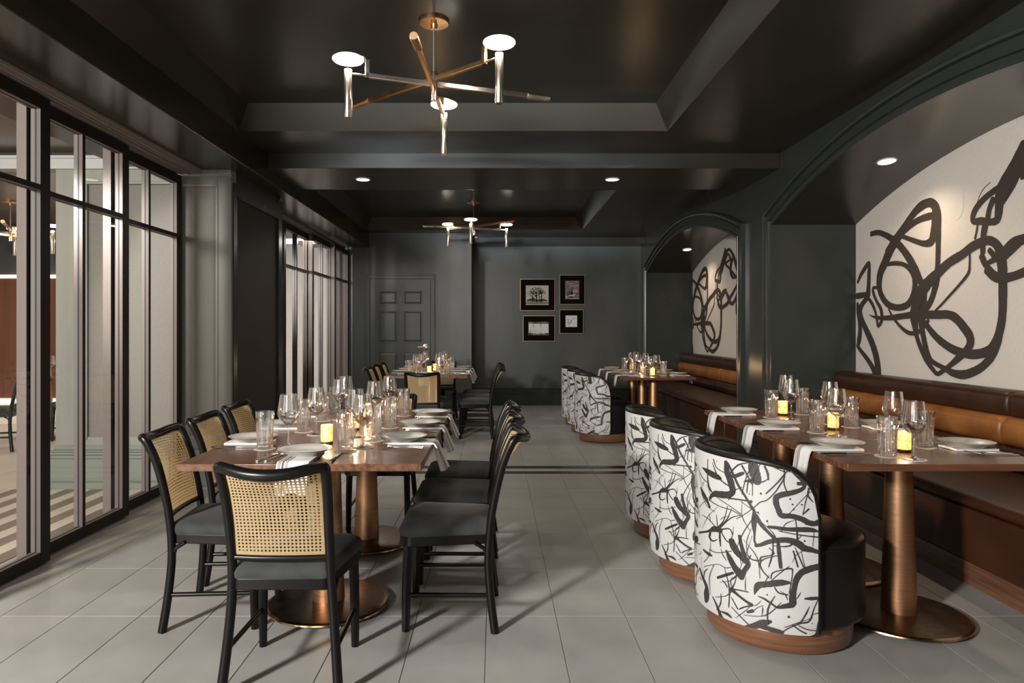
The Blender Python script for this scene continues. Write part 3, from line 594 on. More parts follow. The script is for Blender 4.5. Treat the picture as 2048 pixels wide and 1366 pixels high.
# ---- left side: pilaster between two sets of glass doors, and the hall return wall
m = MB().box(-2.62, -2.17, 5.61, 6.89, 0, ZS)
wall_left = m.build('wall_left', PAINT, smooth=0, kind='structure')
MB().box(-2.62, -2.27, 5.600, 5.612, 0.41, 2.455).build('wallpaper_panel', PAPER, wall_left, smooth=0)
m = MB().box(-2.272, -2.16, 5.585, 5.70, 0, ZS).box(-2.62, -2.272, 5.585, 5.62, 2.455, ZS).box(-2.62, -2.272, 5.585, 5.62, 0.30, 0.41)
m.box(-2.285, -2.265, 5.578, 5.60, 0.40, 2.447).box(-2.62, -2.265, 5.578, 5.60, 2.447, 2.470).box(-2.62, -2.15, 5.575, 5.62, 2.53, 2.545)
m.build('panel_frame', LIMED, wall_left, smooth=0, bevel=0.003, seg=1)
m = MB().box(-2.62, -2.14, 5.555, 5.62, 0, 0.25).box(-2.62, -2.13, 5.54, 5.62, 0, 0.05).box(-2.62, -2.135, 5.55, 5.62, 0.25, 0.30)
m.build('base_moulding', GREEN, wall_left, smooth=0, bevel=0.004, seg=1)
m = MB().box(-2.172, -2.150, 5.62, 5.70, 0.3, ZS-0.10).box(-2.172, -2.150, 6.79, 6.90, 0, ZS-0.02).box(-2.172, -2.150, 5.70, 6.79, ZS-0.20, ZS-0.06).box(-2.172, -2.150, 5.70, 6.79, 0.24, 0.34)
m.box(-2.172, -2.142, 6.765, 6.785, 0.34, ZS-0.215).box(-2.172, -2.142, 5.71, 6.785, ZS-0.215, ZS-0.2)
MB().box(-2.171, -2.164, 5.70, 6.77, 0.34, 2.38).build('dark_side_panel', DKPAP, wall_left, smooth=0)
m.build('side_panel_frame', PAINT, wall_left, smooth=0, bevel=0.003, seg=1)
hall = MB().box(-3.55, -2.62, 5.56, 5.72, 0, 2.6).box(-3.56, -3.44, 5.6, 11, 0, 2.75).box(-7.2, -3.55, 9.3, 9.4, 0, 2.75).box(-7.25, -7.15, -2.4, 9.4, 0, 2.75).build('wall_hall', CORR, smooth=0, kind='structure')
MB().box(-3.33, -2.62, 5.548, 5.565, 0.41, 2.455).build('wallpaper_panel', PAPER, hall, smooth=0)
m = MB().box(-3.56, -3.33, 5.53, 5.75, 0, 2.60).box(-3.33, -2.62, 5.53, 5.57, 2.455, 2.6).box(-3.33, -2.62, 5.53, 5.57, 0.32, 0.41)
m.box(-3.335, -3.30, 5.52, 5.56, 0.39, 2.455).box(-3.335, -2.62, 5.52, 5.56, 2.455, 2.478)
m.build('panel_frame', LIMED, hall, smooth=0, bevel=0.003, seg=1)
m = MB().box(-3.59, -2.62, 5.49, 5.57, 0, 0.24).box(-3.62, -2.62, 5.465, 5.57, 0, 0.05).box(-3.605, -2.62, 5.48, 5.57, 0.06, 0.08).box(-3.60, -2.62, 5.482, 5.57, 0.24, 0.265).box(-3.58, -2.62, 5.505, 5.57, 0.265, 0.29).box(-3.585, -2.62, 5.495, 5.57, 0.29, 0.305).box(-3.565,-2.62,5.515,5.57,0.305,0.34)
m.build('base_moulding', GREEN, hall, smooth=0, bevel=0.004, seg=1)
MB().box(-7.1, -2.62, 5.50, 5.62, 2.575, 2.66).box(-7.1, -2.62, 5.48, 5.62, 2.655, 2.68).build('header', WCROWN, hall, smooth=0, bevel=0.003, seg=1)
MB().box(-7.1, -2.62, 5.56, 5.62, 2.66, 2.75).build('header_frieze', PAINT, hall, smooth=0)
MB().box(-7.1, -3.56, 9.24, 9.31, 0.36, 1.98).build('wood_panelling', REDWOOD, hall, smooth=0)
MB().box(-7.1, -3.56, 9.25, 9.31, 2.03, 2.75).build('dark_frieze', WALLP, hall, smooth=0)
MB().box(-7.1, -3.56, 9.22, 9.30, 1.985, 2.025).build('cove_light', COVE, hall, smooth=0)
MB().box(-7.1, -3.56, 9.20, 9.24, 0.29, 0.345).build('bench_light', COVE, hall, smooth=0)
# corridor side seen through the second set of doors, pale fluted plaster
m = MB()
for k in range(22):
    y = 6.2 + k*0.21; m.box(-3.45, -3.415, y, y+0.13, 0.2, 2.5)
m.build('pilaster_strip', CORR, hall, smooth=0, kind='stuff')
MB().box(-3.44, -2.40, 10.852, 10.95, 0, 2.7).build('corridor_end', CORR, hall, smooth=0)

# tracks over the glass doors
for n_, (ya, yb) in ((3, (-2.2, 5.6)), (4, (6.9, 10.85))):
    m = MB().box(-2.66, -2.40, ya, yb, 2.572, ZS-0.001)
    for x in (-2.415, -2.445, -2.492, -2.508, -2.556, -2.572, -2.62, -2.635): m.box(x-0.004, x+0.004, ya, yb, 2.548, 2.575)
    m.build('trim_%d' % n_, mat('track_metal', (0.33,0.28,0.255), 0.4) if 'track_metal' not in MATS else MATS['track_metal'], smooth=0, kind='structure')
MB().box(-2.66, -2.597, 5.576, 5.60, 0, ZS).build('trim_5', GRID, smooth=0, bevel=0.003, kind='structure')
MB().box(-2.66, -2.33, 10.80, 10.85, 0, ZS).box(-2.66, -2.40, 6.90, 6.94, 0, ZS).build('trim_6', GRID, smooth=0, bevel=0.003, kind='structure')
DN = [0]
def shade_room_faces(o):  # puts painted shade on the room-side faces of a frame piece
    o.data.materials.append(GRID_SHADE)
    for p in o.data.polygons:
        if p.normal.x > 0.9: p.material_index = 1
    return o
def glass_door(x, y0, y1):
    DN[0] += 1
    r = empty('door_%d' % DN[0], (x, y0, 0), kind='structure')
    W = y1-y0; T = 0.028; zb, zt = 0.012, 2.533
    ym = W/2; zm = 2.037; bw = 0.0145
    for ya in (0.0, W-0.08): shade_room_faces(MB().box(-T, T, ya, ya+0.08, zb, zt).build('stile', GRID, r, smooth=0, bevel=0.002, seg=1))
    shade_room_faces(MB().box(-T, T, 0.08, W-0.08, zb, 0.08).build('bottom_rail', GRID, r, smooth=0, bevel=0.002, seg=1))
    shade_room_faces(MB().box(-T, T, 0.08, W-0.08, 2.459, zt).build('top_rail', GRID, r, smooth=0, bevel=0.002, seg=1))
    shade_room_faces(MB().box(-T, T, ym-bw, ym+bw, 0.08, 2.459).build('upright_glazing_bar', GRID, r, smooth=0, bevel=0.002, seg=1))
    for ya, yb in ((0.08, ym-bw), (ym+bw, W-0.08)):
        shade_room_faces(MB().box(-T, T, ya, yb, zm-0.016, zm+0.016).build('cross_glazing_bar', GRID, r, smooth=0, bevel=0.002, seg=1))
        for za, zc in ((0.08, zm-0.016), (zm+0.016, 2.459)):
            MB().add([(0.0,ya,za),(0.0,yb,za),(0.0,yb,zc),(0.0,ya,zc)], [(0,1,2,3)]).build('pane', PANE, r, smooth=0)
            g = MB(); e = 0.0035
            g.box(-e, e, ya, ya+0.002, za, zc).box(-e, e, yb-0.002, yb, za, zc).box(-e, e, ya, yb, za, za+0.002).box(-e, e, ya, yb, zc-0.002, zc)
            g.build('gasket', BLACK, r, smooth=0)
glass_door(-2.463, 2.71, 3.74); glass_door(-2.525, 3.64, 4.66); glass_door(-2.587, 4.55, 5.574)
glass_door(-2.463, 7.88, 8.92); glass_door(-2.45+0.052, 8.86, 9.92); glass_door(-2.34, 9.85, 10.80)
# front of the room, behind the camera
MB().box(-7.2, 3.4, -2.45, -2.35, 0, 3.06).build('wall_front', WALLP, smooth=0, kind='structure')
# ================================================================== THINGS
# ---- recessed downlights
def downlight(loc, label, tilt=0.0):
    r = empty('downlight', loc); r.rotation_euler = (tilt, 0, 0)
    MB().lathe([(0.058,-0.001),(0.060,-0.006),(0.068,-0.006),(0.072,-0.001)], 28).build('trim_ring', WCROWN, r)
    MB().lathe([(0.0,-0.0035),(0.060,-0.0035)], 28).build('lens', LAMPD, r)
    tag(r, label, 'downlight')
downlight((-1.244, 6.43, 2.695), 'round white recessed downlight in the dark beam, left of the two'); downlight((1.105, 6.43, 2.695), 'round white recessed downlight in the dark beam, right of the two')
for x, y in ((-1.244, 6.43), (1.105, 6.43)): spot('downlight_lamp', (x, y, 2.66), 20, WARM, 120, 0.8)
for yc, y, nm in ((4.03, 5.0, 'near'), (9.08, 10.2, 'far')):
    d = y-yc
    downlight((2.87, y, arch_z(d)-0.001), 'round recessed downlight in the curved ceiling of the %s arched niche' % nm, -math.asin(d/RA))
    spot('niche_lamp', (2.87, y, arch_z(d)-0.04), 26, WARM, 140, 1.0)
    spot('niche_lamp', (2.87, 2*yc-y, arch_z(d)-0.04), 26, WARM, 140, 1.0)

# ---- chandeliers
def chandelier(loc, rot, label):
    """origin at the ceiling plate; three crossed bars on one stem, each with a lit disc and a hanging tube at its short end"""
    r = empty('chandelier', loc, rot)
    MB().lathe([(0,0),(0.085,0),(0.085,-0.012),(0.080,-0.016),(0.020,-0.018),(0.016,-0.045),(0,-0.045)], 32).build('ceiling_plate', BRASS, r)
    MB().tube([(0,0,-0.02),(0,0,-0.30)], 0.0075, 10).build('stem', NICKEL, r)
    MB().tube([(0,0,-0.285),(0,0,-0.29),(0,0,-0.445)], [0.017,0.019,0.019], 16).build('hub', NICKEL, r)
    for ang, z, m in ((19.5, -0.351, NICKEL), (140, -0.323, BRASS), (267.5, -0.384, BRASS)):
        a = math.radians(ang); R = Matrix.Rotation(a, 4, 'Z')
        q = MB().box(-0.385, 0.60, -0.011, 0.011, z-0.013, z+0.013, R)
        q.box(-0.385, -0.361, -0.011, 0.011, z-0.013, z+0.085, R).tube([(-0.38,0,z),(-0.49,0,z)], 0.006, 8, M=R)
        bar = q.build('bar', m, r, bevel=0.002, seg=1)
        MB().tube([(0.565,0,z),(0.57,0,z),(0.70,0,z),(0.705,0,z)], [0.019,0.0205,0.0205,0.019], 16, M=R).build('end_weight', m, bar)
        c = R @ Vector((-0.475, 0, 0))
        MB().tube([(c.x,c.y,z+0.020),(c.x,c.y,z+0.015),(c.x,c.y,z-0.235),(c.x,c.y,z-0.24)], [0.019,0.0215,0.0215,0.019], 16).build('hanging_tube', NICKEL, bar)
        MB().lathe([(0,z+0.095),(0.045,z+0.095),(0.047,z+0.086),(0,z+0.086)], 24, c=(c.x*0.9,c.y*0.9)).build('disc_cap', m, bar)
        MB().lathe([(0,z+0.086),(0.074,z+0.085),(0.083,z+0.079),(0.084,z+0.073),(0.078,z+0.066),(0.0,z+0.060)], 32, c=(c.x,c.y)).build('lit_disc', LAMPW, bar)
    tag(r, label, 'chandelier')
    for ang, z in ((19.5, -0.351), (140, -0.323), (267.5, -0.384)):
        a = math.radians(ang)+rot
        l = area('disc_lamp', (loc[0]-0.475*math.cos(a), loc[1]-0.475*math.sin(a), loc[2]+z+0.052), (loc[0]-0.475*math.cos(a), loc[1]-0.475*math.sin(a), 0), 0.15, 0.15, 8.0, (1.0,0.92,0.80))
        l.data.shape = 'DISK'
    return r
chandelier((-0.342, 3.83, ZT), 0.0, 'large near brass chandelier of crossed bars with three white lit discs')
chandelier((-0.29, 9.22, ZT), PI, 'far brass chandelier of crossed bars near the back wall')
chandelier((-5.43, 7.65, 2.72), math.radians(160), 'brass chandelier glimpsed through the glass doors in the hall')

# ---- pictures on the back wall
def picture(x0, x1, z0, z1, px0, px1, pz0, pz1, paper, label, art):
    y = 11.699
    r = empty('framed_picture', ((x0+x1)/2, y, z0)); cx = (x0+x1)/2
    m = MB(); t = 0.012
    for a, b, c, d in ((x0,x0+t,z0+t,z1-t),(x1-t,x1,z0+t,z1-t),(x0,x1,z0,z0+t),(x0,x1,z1-t,z1)): m.box(a-cx, b-cx, -0.035, 0, c-z0, d-z0)
    m.build('frame', GILT, r, smooth=0, bevel=0.002, seg=1)
    MB().box(x0+t-cx, x1-t-cx, -0.012, -0.001, t, z1-z0-t).build('mount', MATB, r, smooth=0)
    p = MB().box(px0-cx, px1-cx, -0.0150, -0.0118, pz0-z0, pz1-z0).build('print', paper, r, smooth=0)
    W, H = px1-px0, pz1-pz0
    fn = lambda u, v: (px0-cx+u*W, -0.0158, pz0-z0+v*H)
    art(p, fn)
    MB().add([(x0+t-cx,-0.024,t),(x1-t-cx,-0.024,t),(x1-t-cx,-0.024,z1-z0-t),(x0+t-cx,-0.024,z1-z0-t)], [(0,1,2,3)]).build('glazing', PGLAZE, r, smooth=0)
    tag(r, label, 'picture', 'framed pictures on the back wall')
def art_tree(p, fn):
    rd = random.Random(3); m = MB(); g = MB()
    ribbon(g, [(0.03,0.10,0.10),(0.5,0.09,0.11),(0.97,0.10,0.10)], fn, 4)
    ribbon(m, [(0.08,0.22,0.10),(0.3,0.27,0.16),(0.5,0.22,0.10),(0.75,0.25,0.14),(0.92,0.22,0.08)], fn, 5, 0.3)
    for x, t in ((0.47,0.06),(0.68,0.05),(0.30,0.045),(0.58,0.03)):
        ribbon(m, [(x,0.15,t),(x+0.01,0.4,t*0.8),(x+rd.uniform(-.06,.06),0.62,t*0.5)], fn, 4)
        for k in range(9):
            a = rd.uniform(0.3, 2.85); l = rd.uniform(0.16, 0.36); z = rd.uniform(0.35, 0.6)
            ribbon(m, [(x,z,t*0.4),(x+l*0.5*math.cos(a),z+l*0.45*math.sin(a)+0.03,0.012),(x+l*math.cos(a),min(z+l*math.sin(a),.95),0.006)], fn, 3)
    for k in range(170):
        a = rd.uniform(0, PI); rr = math.sqrt(rd.random()); x = 0.5+0.36*rr*math.cos(a); z = 0.56+0.36*rr*math.sin(a); s = rd.uniform(0.012, 0.032)
        (m if k % 2 else g).add([fn(x-s,z),fn(x,z-s*0.8),fn(x+s,z),fn(x,z+s)], [(0,1,2,3)])
    m.build('print_ink', PSEPIA, p, smooth=0); g.build('print_midtone', PSEP2, p, smooth=0)
def art_poster(p, fn):
    m = MB(); l = MB(); t = MB()
    ribbon(l, [(0.35,0.69,0.02),(0.98,0.75,0.035)], fn, 3)
    ribbon(l, [(0.10,0.08,0.10),(0.12,0.16,0.08)], fn, 3); ribbon(l, [(0.30,0.18,0.10),(0.5,0.17,0.10),(0.70,0.26,0.08)], fn, 4); ribbon(l, [(0.25,0.03,0.02),(1.0,0.03,0.02)], fn, 2)
    ribbon(m, [(0.15,0.22,0.10),(0.30,0.34,0.20),(0.52,0.30,0.12)], fn, 4, 0.2); ribbon(m, [(0.50,0.32,0.10),(0.50,0.62,0.12)], fn, 3)
    ribbon(m, [(0.30,0.11,0.09),(0.55,0.12,0.07)], fn, 3); ribbon(m, [(0.66,0.32,0.05),(0.97,0.30,0.05)], fn, 3)
    for x in (0.62, 0.73, 0.86): ribbon(l, [(x,0.36,0.05),(x,0.52,0.05)], fn, 2)
    # two short lines of pale lettering at the top, too small in the photograph to read
    for k, (x, z, ww) in enumerate(((0.08,0.915,0.045),(0.14,0.92,0.05),(0.20,0.915,0.03))): ribbon(t, [(x,z-0.025,0.018),(x+ww*0.5,z+0.025,0.018),(x+ww,z-0.025,0.018)], fn, 2)
    for k in range(6): ribbon(t, [(0.08+k*0.08,0.815,0.018),(0.10+k*0.08,0.845,0.022),(0.13+k*0.08,0.815+0.01*(k%3),0.018)], fn, 3)
    m.build('print_ink', PSEPIA, p, smooth=0); l.build('print_light', PHOTOW, p, smooth=0); t.build('lettering', PINKL, p, smooth=0)
def art_columns(p, fn):
    m = MB(); rd = random.Random(5)
    ribbon(m, [(0.0,0.94,0.10),(0.5,0.93,0.12),(1.0,0.93,0.12)], fn, 4, 0.2); ribbon(m, [(0.0,0.07,0.14),(0.5,0.05,0.08),(1.0,0.08,0.12)], fn, 4, 0.3)
    for x in (0.25, 0.605): ribbon(m, [(x,0.92,0.03),(x,0.58,0.02)], fn, 3)
    for k in range(34):
        x = rd.uniform(0.02,0.98); ribbon(m, [(x,0.05,0.012),(x+rd.uniform(-.01,.01),rd.uniform(0.2,0.55)*(1 if x<0.65 else 0.45),0.004)], fn, 2)
    m.build('print_ink', PSEPIA, p, smooth=0)
def art_ink(p, fn):
    m = MB()
    for st in ([(0.13,0.58,0.03),(0.22,0.66,0.04),(0.25,0.55,0.04),(0.20,0.46,0.03)], [(0.15,0.36,0.03),(0.27,0.38,0.05),(0.38,0.34,0.04),(0.45,0.30,0.02)], [(0.23,0.22,0.03),(0.30,0.18,0.04),(0.28,0.30,0.02)],
               [(0.45,0.60,0.05),(0.50,0.50,0.05),(0.45,0.38,0.04),(0.38,0.30,0.02)], [(0.60,0.66,0.015),(0.66,0.66,0.04),(0.70,0.72,0.02)], [(0.70,0.74,0.03),(0.78,0.77,0.06)]):
        ribbon(m, st, fn, 4)
    m.build('print_ink', PSEPIA, p, smooth=0)
K = 11.7/1365.33
picture(50*K, 120*K, 1.267+40*K, 1.267+104*K, 61.5*K, 107*K, 1.267+52*K, 1.267+91*K, PHOTOW, 'framed sepia photograph of spreading trees, upper left of the four pictures', art_tree)
picture(128.5*K, 180*K, 1.267+52.5*K, 1.267+112*K, 140*K, 168*K, 1.267+63.5*K, 1.267+100.5*K, PINK, 'framed mauve poster of a seating area with lettering, upper right picture', art_poster)
picture(55.5*K, 120*K, 1.267-21*K, 1.267+31*K, 67*K, 107*K, 1.267-8*K, 1.267+18*K, PWHITE, 'framed black and white photograph of tall columns, lower left picture', art_columns)
picture(128.5*K, 177*K, 1.267-5.5*K, 1.267+43*K, 141*K, 164*K, 1.267+8*K, 1.267+31*K, PWHITE, 'small square framed ink drawing on white paper, lower right picture', art_ink)

# ---- banquettes
def roll(y0, y1, x0, x1, z0, z1, e=0.03):
    """a long stuffed roll with softly rounded ends"""
    cx, cz, rx, rz = (x0+x1)/2, (z0+z1)/2, (x1-x0)/2, (z1-z0)/2
    m = MB(); ys = [(y0,0.80),(y0+0.006,0.92),(y0+0.02,0.98)]+[(y0+0.04+(y1-y0-0.08)*k/10,1.0) for k in range(11)]+[(y1-0.02,0.98),(y1-0.006,0.92),(y1,0.80)]
    n = 22; vs = []; fs = []
    for y, s in ys:
        for k in range(n):
            a = 2*PI*k/n; ca, sa = math.cos(a), math.sin(a); p = 0.62
            vs.append((cx+rx*s*math.copysign(abs(ca)**p, ca), y, cz+rz*s*math.copysign(abs(sa)**p, sa)))
    for i in range(len(ys)-1):
        for k in range(n): fs.append((i*n+k, (i+1)*n+k, (i+1)*n+(k+1)%n, i*n+(k+1)%n))
    fs.append(tuple(range(n))); fs.append(tuple((len(ys)-1)*n+k for k in range(n-1,-1,-1)))
    return m.add(vs, fs)
def banquette(y0, y1, label):
    r = empty('banquette', (2.33, y0, 0)); M = lambda mb: mb
    L = y1-y0
    MB().box(0.035, 0.86, 0.0, L, 0.0, 0.115).build('plinth', WALNUTY, r, smooth=0, bevel=0.003)
    n = 2
    for k in range(n):
        a, b = L*k/n+0.002, L*(k+1)/n-0.002
        MB().box(0.02, 0.80, a, b, 0.115, 0.385).build('front_panel', LSEAT, r, smooth=35, bevel=0.012)
        roll(a, b, 0.0, 0.78, 0.375, 0.470).build('seat_cushion', LSEAT, r, smooth=60)
        roll(a, b, 0.60, 0.88, 0.455, 0.600).build('lower_back_roll', LDARK, r, smooth=60)
        roll(a, b, 0.645, 0.89, 0.585, 0.765).build('middle_back_roll', LTAN, r, smooth=60)
        roll(a, b, 0.69, 0.895, 0.750, 0.912).build('top_back_roll', LDARK, r, smooth=60)
    tag(r, label, 'banquette', 'leather banquettes in the arched niches')
banquette(1.96, 6.11, 'near brown leather banquette with tan roll under the large mural')
banquette(7.01, 11.16, 'far brown leather banquette with tan roll in the rear niche')

# ---- tables
def base(parent, x, y):
    MB().lathe([(0,0.034),(0.055,0.034),(0.255,0.026),(0.268,0.024)], 48, c=(x,y)).build('base_disc', BRONZE, parent, smooth=50)
    MB().lathe([(0.268,0.0242),(0.279,0.020),(0.281,0.014),(0.276,0.010),(0.0,0.010)], 48, c=(x,y)).build('base_rim', RIMB, parent, smooth=50)
    MB().lathe([(0.073,0.03),(0.072,0.04),(0.0535,0.672),(0.0,0.672)], 32, c=(x,y)).build('column', COPPER, parent, smooth=50)
    MB().lathe([(0.0525,0.672),(0.0525,0.715)], 32, c=(x,y)).build('collar', VBASE, parent, smooth=50)
    f = MB()
    for k in range(4):
        a = PI/4+k*PI/2+0.3; MB().lathe([(0,0.0),(0.016,0.0),(0.018,0.005),(0.018,0.012),(0,0.012)], 12, c=(x+0.235*math.cos(a), y+0.235*math.sin(a))).build('foot', BLACK, parent)
def table(loc, wx, ly, bases, wm, label, group=None):
    r = empty('dining_table', loc)
    MB().box(-wx/2, wx/2, -ly/2, ly/2, 0.716, 0.745).build('tabletop', wm, r, smooth=30, bevel=0.0025)
    for b in bases: base(r, 0, b)
    return tag(r, label, 'table', group)
XL0 = -0.77
table((XL0, 3.618, 0), 0.962, 1.884, (-0.455, 0.485), WALNUTY, 'long walnut table on two bronze pedestals, left foreground')
table((XL0-0.03, 8.862, 0), 0.962, 1.884, (-0.455, 0.485), WALNUTY, 'long walnut table at back left before the panelled door')
XRT = 1.79
for k, nm in enumerate(('nearest of the three in the right foreground', 'middle one of the three in the right foreground', 'farthest of the three in the right foreground')):
    table((XRT, 2.981+0.611*k, 0), 0.815, 0.608, (0.045,), WALNUT, 'small walnut table with copper column, '+nm, 'walnut tables along the near banquette')
for k, nm in enumerate(('nearest of the three in the rear niche', 'middle one of the three in the rear niche', 'farthest of the three in the rear niche')):
    table((XRT+0.05, 7.925+0.611*k, 0), 0.815, 0.608, (0.0,), WALNUT, 'small walnut table with copper column, '+nm, 'walnut tables along the far banquette')

# ---- cane chairs; local +y is the way the sitter faces, rear feet at y = 0
REAR = [(0.205,0.0,0.0),(0.192,0.018,0.14),(0.180,0.029,0.287),(0.173,0.024,0.40),(0.1715,0.012,0.50),(0.172,-0.008,0.60),(0.1745,-0.030,0.690),(0.176,-0.050,0.745),(0.178,-0.066,0.780),(0.178,-0.076,0.800)]
def rear_at(z):
    for a, b in zip(REAR, REAR[1:]):
        if a[2] <= z <= b[2]:
            t = (z-a[2])/(b[2]-a[2]); return (a[0]+(b[0]-a[0])*t, a[1]+(b[1]-a[1])*t)
    return REAR[-1][:2]
def seat_outline(e=0.0, n=7):
    P = []
    for (cx, cy, r, a0, a1) in ((0.155+e,0.345,0.06+0,0,90),(-0.155-e,0.345,0.06,90,180),(-0.145-e,0.035,0.025,180,270),(0.145+e,0.035,0.025,270,360)):
        for k in range(n):
            a = math.radians(a0+(a1-a0)*k/(n-1)); P.append((cx+r*math.cos(a), cy+(r+ (e if cy > .2 else e*0.3))*math.sin(a)))
    return P
def make_chair():
    r = empty('cane_chair')
    for s in (1, -1):
        MB().tube([(s*x,y,z) for x,y,z in catmull(REAR, 3)], [0.0165+0.002*min(1,abs(0.4-p[2])*2) for p in catmull(REAR,3)], 12).build('rear_leg', LACQ, r, smooth=60)
        MB().tube([(s*0.185,0.378,0.0),(s*0.184,0.374,0.18),(s*0.180,0.366,0.385)], [0.0165,0.020,0.022], 8, flat=0.95).build('front_leg', LACQ, r, smooth=30)
        MB().tube([(s*0.190,0.02,0.152),(s*0.185,0.38,0.152)], 0.0095, 10).build('stretcher', LACQ, r, smooth=60)
        MB().tube([(s*0.177,0.03,0.30),(s*0.178,0.045,0.345),(s*0.180,0.085,0.37)], 0.009, 8).build('corner_brace', LACQ, r, smooth=60)
    rail = [(0.178,-0.075,0.796),(0.1765,-0.083,0.807),(0.169,-0.094,0.813),(0.13,-0.113,0.808),(0.07,-0.132,0.798),(0,-0.140,0.794),(-0.07,-0.132,0.798),(-0.13,-0.113,0.808),(-0.169,-0.094,0.813),(-0.1765,-0.083,0.807),(-0.178,-0.075,0.796)]
    rp = catmull(rail, 4)
    MB().tube(rp, [0.019+0.002*(1-abs(p[0])/0.18) for p in rp], 12).build('top_rail', LACQ, r, smooth=60)
    MB().tube([(0.172,0.016,0.478),(0.09,0.006,0.478),(0,0.002,0.478),(-0.09,0.006,0.478),(-0.172,0.016,0.478)], 0.011, 10).build('lower_rail', LACQ, r, smooth=60)
    fr = seat_outline(0.0)
    MB().prism(fr, 0.362, 0.405).build('seat_frame', LACQ, r, smooth=35, bevel=0.004)
    q = MB(); o = seat_outline(0.0); n = len(o); rows = []
    for sc, z in ((1.0,0.403),(1.018,0.412),(1.02,0.425),(0.985,0.440),(0.90,0.451),(0.70,0.459),(0.35,0.463)):
        rows.append([( x*sc, 0.20+(y-0.20)*sc, z) for x,y in o])
    vs = [p for row in rows for p in row]+[(0,0.2,0.464)]; fs = []
    for i in range(len(rows)-1):
        for k in range(n): fs.append((i*n+k, i*n+(k+1)%n, (i+1)*n+(k+1)%n, (i+1)*n+k))
    l = (len(rows)-1)*n
    for k in range(n): fs.append((l+k, l+(k+1)%n, l+n))
    q.add(vs, fs).build('seat_cushion', VELV, r, smooth=70)
    # open octagonal cane weave, every hole a hole
    zb, zt = 0.486, 0.800
    CP = [(0.000,0.486),(-0.026,0.60),(-0.060,0.69),(-0.096,0.745),(-0.119,0.776),(-0.138,0.792)]
    SP_ = [(0.012,0.486),(-0.008,0.60),(-0.030,0.69),(-0.050,0.745),(-0.066,0.780),(-0.076,0.797)]
    def along(P_, t):
        L = [0]
        for a_, b_ in zip(P_, P_[1:]): L.append(L[-1]+math.hypot(b_[0]-a_[0], b_[1]-a_[1]))
        d_ = t*L[-1]
        for k_ in range(len(P_)-1):
            if d_ <= L[k_+1] or k_ == len(P_)-2:
                f_ = (d_-L[k_])/(L[k_+1]-L[k_]); return (P_[k_][0]+(P_[k_+1][0]-P_[k_][0])*f_, P_[k_][1]+(P_[k_+1][1]-P_[k_][1])*f_)
    CPs, SPs = catmull(CP, 4), catmull(SP_, 4)
    def surf(u, t):                                               # u -1..1, t 0..1
        yc_, zc_ = along(CPs, t); ys_, zs_ = along(SPs, t); k_ = u*u
        hx = 0.160+0.006*t
        return Vector((hx*u, yc_+(ys_-yc_)*k_, zc_+(zs_-zc_)*k_))
    nu, nv = 24, 26; q = MB(); idx = {}
    def vid(a, b):
        key = (round(a,4), round(b,4))
        if key not in idx: idx[key] = len(q.v); q.v.append(tuple(surf(-1+2*a/nu, b/nv)))
        return idx[key]
    h1, h2 = 0.275, 0.13
    for i in range(nu):
        for j in range(nv):
            if i == 0 or j == 0 or i == nu-1 or j == nv-1:
                q.f.append((vid(i,j),vid(i+1,j),vid(i+1,j+1),vid(i,j+1))); continue
            cx, cy = i+0.5, j+0.5
            O = [vid(cx+a, cy+b) for a,b in ((-h2,-h1),(h2,-h1),(h1,-h2),(h1,h2),(h2,h1),(-h2,h1),(-h1,h2),(-h1,-h2))]
            C = [vid(i,j),vid(i+1,j),vid(i+1,j+1),vid(i,j+1)]
            q.f += [(C[0],C[1],O[1],O[0]),(C[1],O[2],O[1]),(C[1],C[2],O[3],O[2]),(C[2],O[4],O[3]),(C[2],C[3],O[5],O[4]),(C[3],O[6],O[5]),(C[3],C[0],O[7],O[6]),(C[0],O[0],O[7])]
    q.build('cane_back', CANE, r, smooth=60)
    proto_done(r)
    return r
CH = make_chair()
LF, RF = -PI/2, PI/2                                                # facing +x, facing -x
G1, G2 = 'cane chairs round the front left table', 'cane chairs round the back left table'
place(CH, (-0.748, 2.37, 0), 0.0, 'cane chair seen from behind at the near end of the front left table', 'chair', G1)
for x, y, rz, t in ((-1.41, 3.075, 0.05, 'nearest the camera'), (-1.445, 3.60, 0.02, 'second from camera'), (-1.49, 4.17, 0.0, 'third from camera')):
    place(CH, (x, y, 0), LF+rz, 'black cane chair, window side of front left table, '+t, 'chair', G1)
for x, y, rz, t in ((0.0, 3.07, 0.0, 'nearest the camera'), (0.0, 3.605, 0.0, 'second from camera'), (0.0, 4.13, 0.0, 'third from camera')):
    place(CH, (x, y, 0), RF+rz, 'black cane chair, aisle side of front left table, '+t, 'chair', G1)
place(CH, (-0.735, 4.66, 0), PI, 'mostly hidden cane chair at the far end of the front left table', 'chair', G1)
place(CH, (-0.785, 7.42, 0), 0.0, 'cane chair seen from behind at the near end of the back left table', 'chair', G2)
for x, y, t in ((-1.45, 8.32, 'nearest the camera'), (-1.47, 8.86, 'second from camera'), (-1.47, 9.40, 'third from camera')):
    place(CH, (x, y, 0), LF, 'black cane chair, window side of back left table, '+t, 'chair', G2)
for x, y, t in ((-0.03, 8.21, 'nearest the camera'), (-0.03, 8.78, 'second from camera'), (-0.03, 9.35, 'third from camera')):
    place(CH, (x, y, 0), RF, 'black cane chair, aisle side of back left table, '+t, 'chair', G2)
place(CH, (-0.76, 9.93, 0), PI, 'mostly hidden cane chair at the far end of the back left table', 'chair', G2)
G3 = 'chairs in the hall behind the glass doors'
place(CH, (-5.12, 7.35, 0), PI/2+0.3, 'dark chair in the hall seen through the glass at the left edge', 'chair', G3)
place(CH, (-4.70, 8.0, 0), PI/2-0.1, 'dark chair in the hall seen beside the greyed oak frame', 'chair', G3)

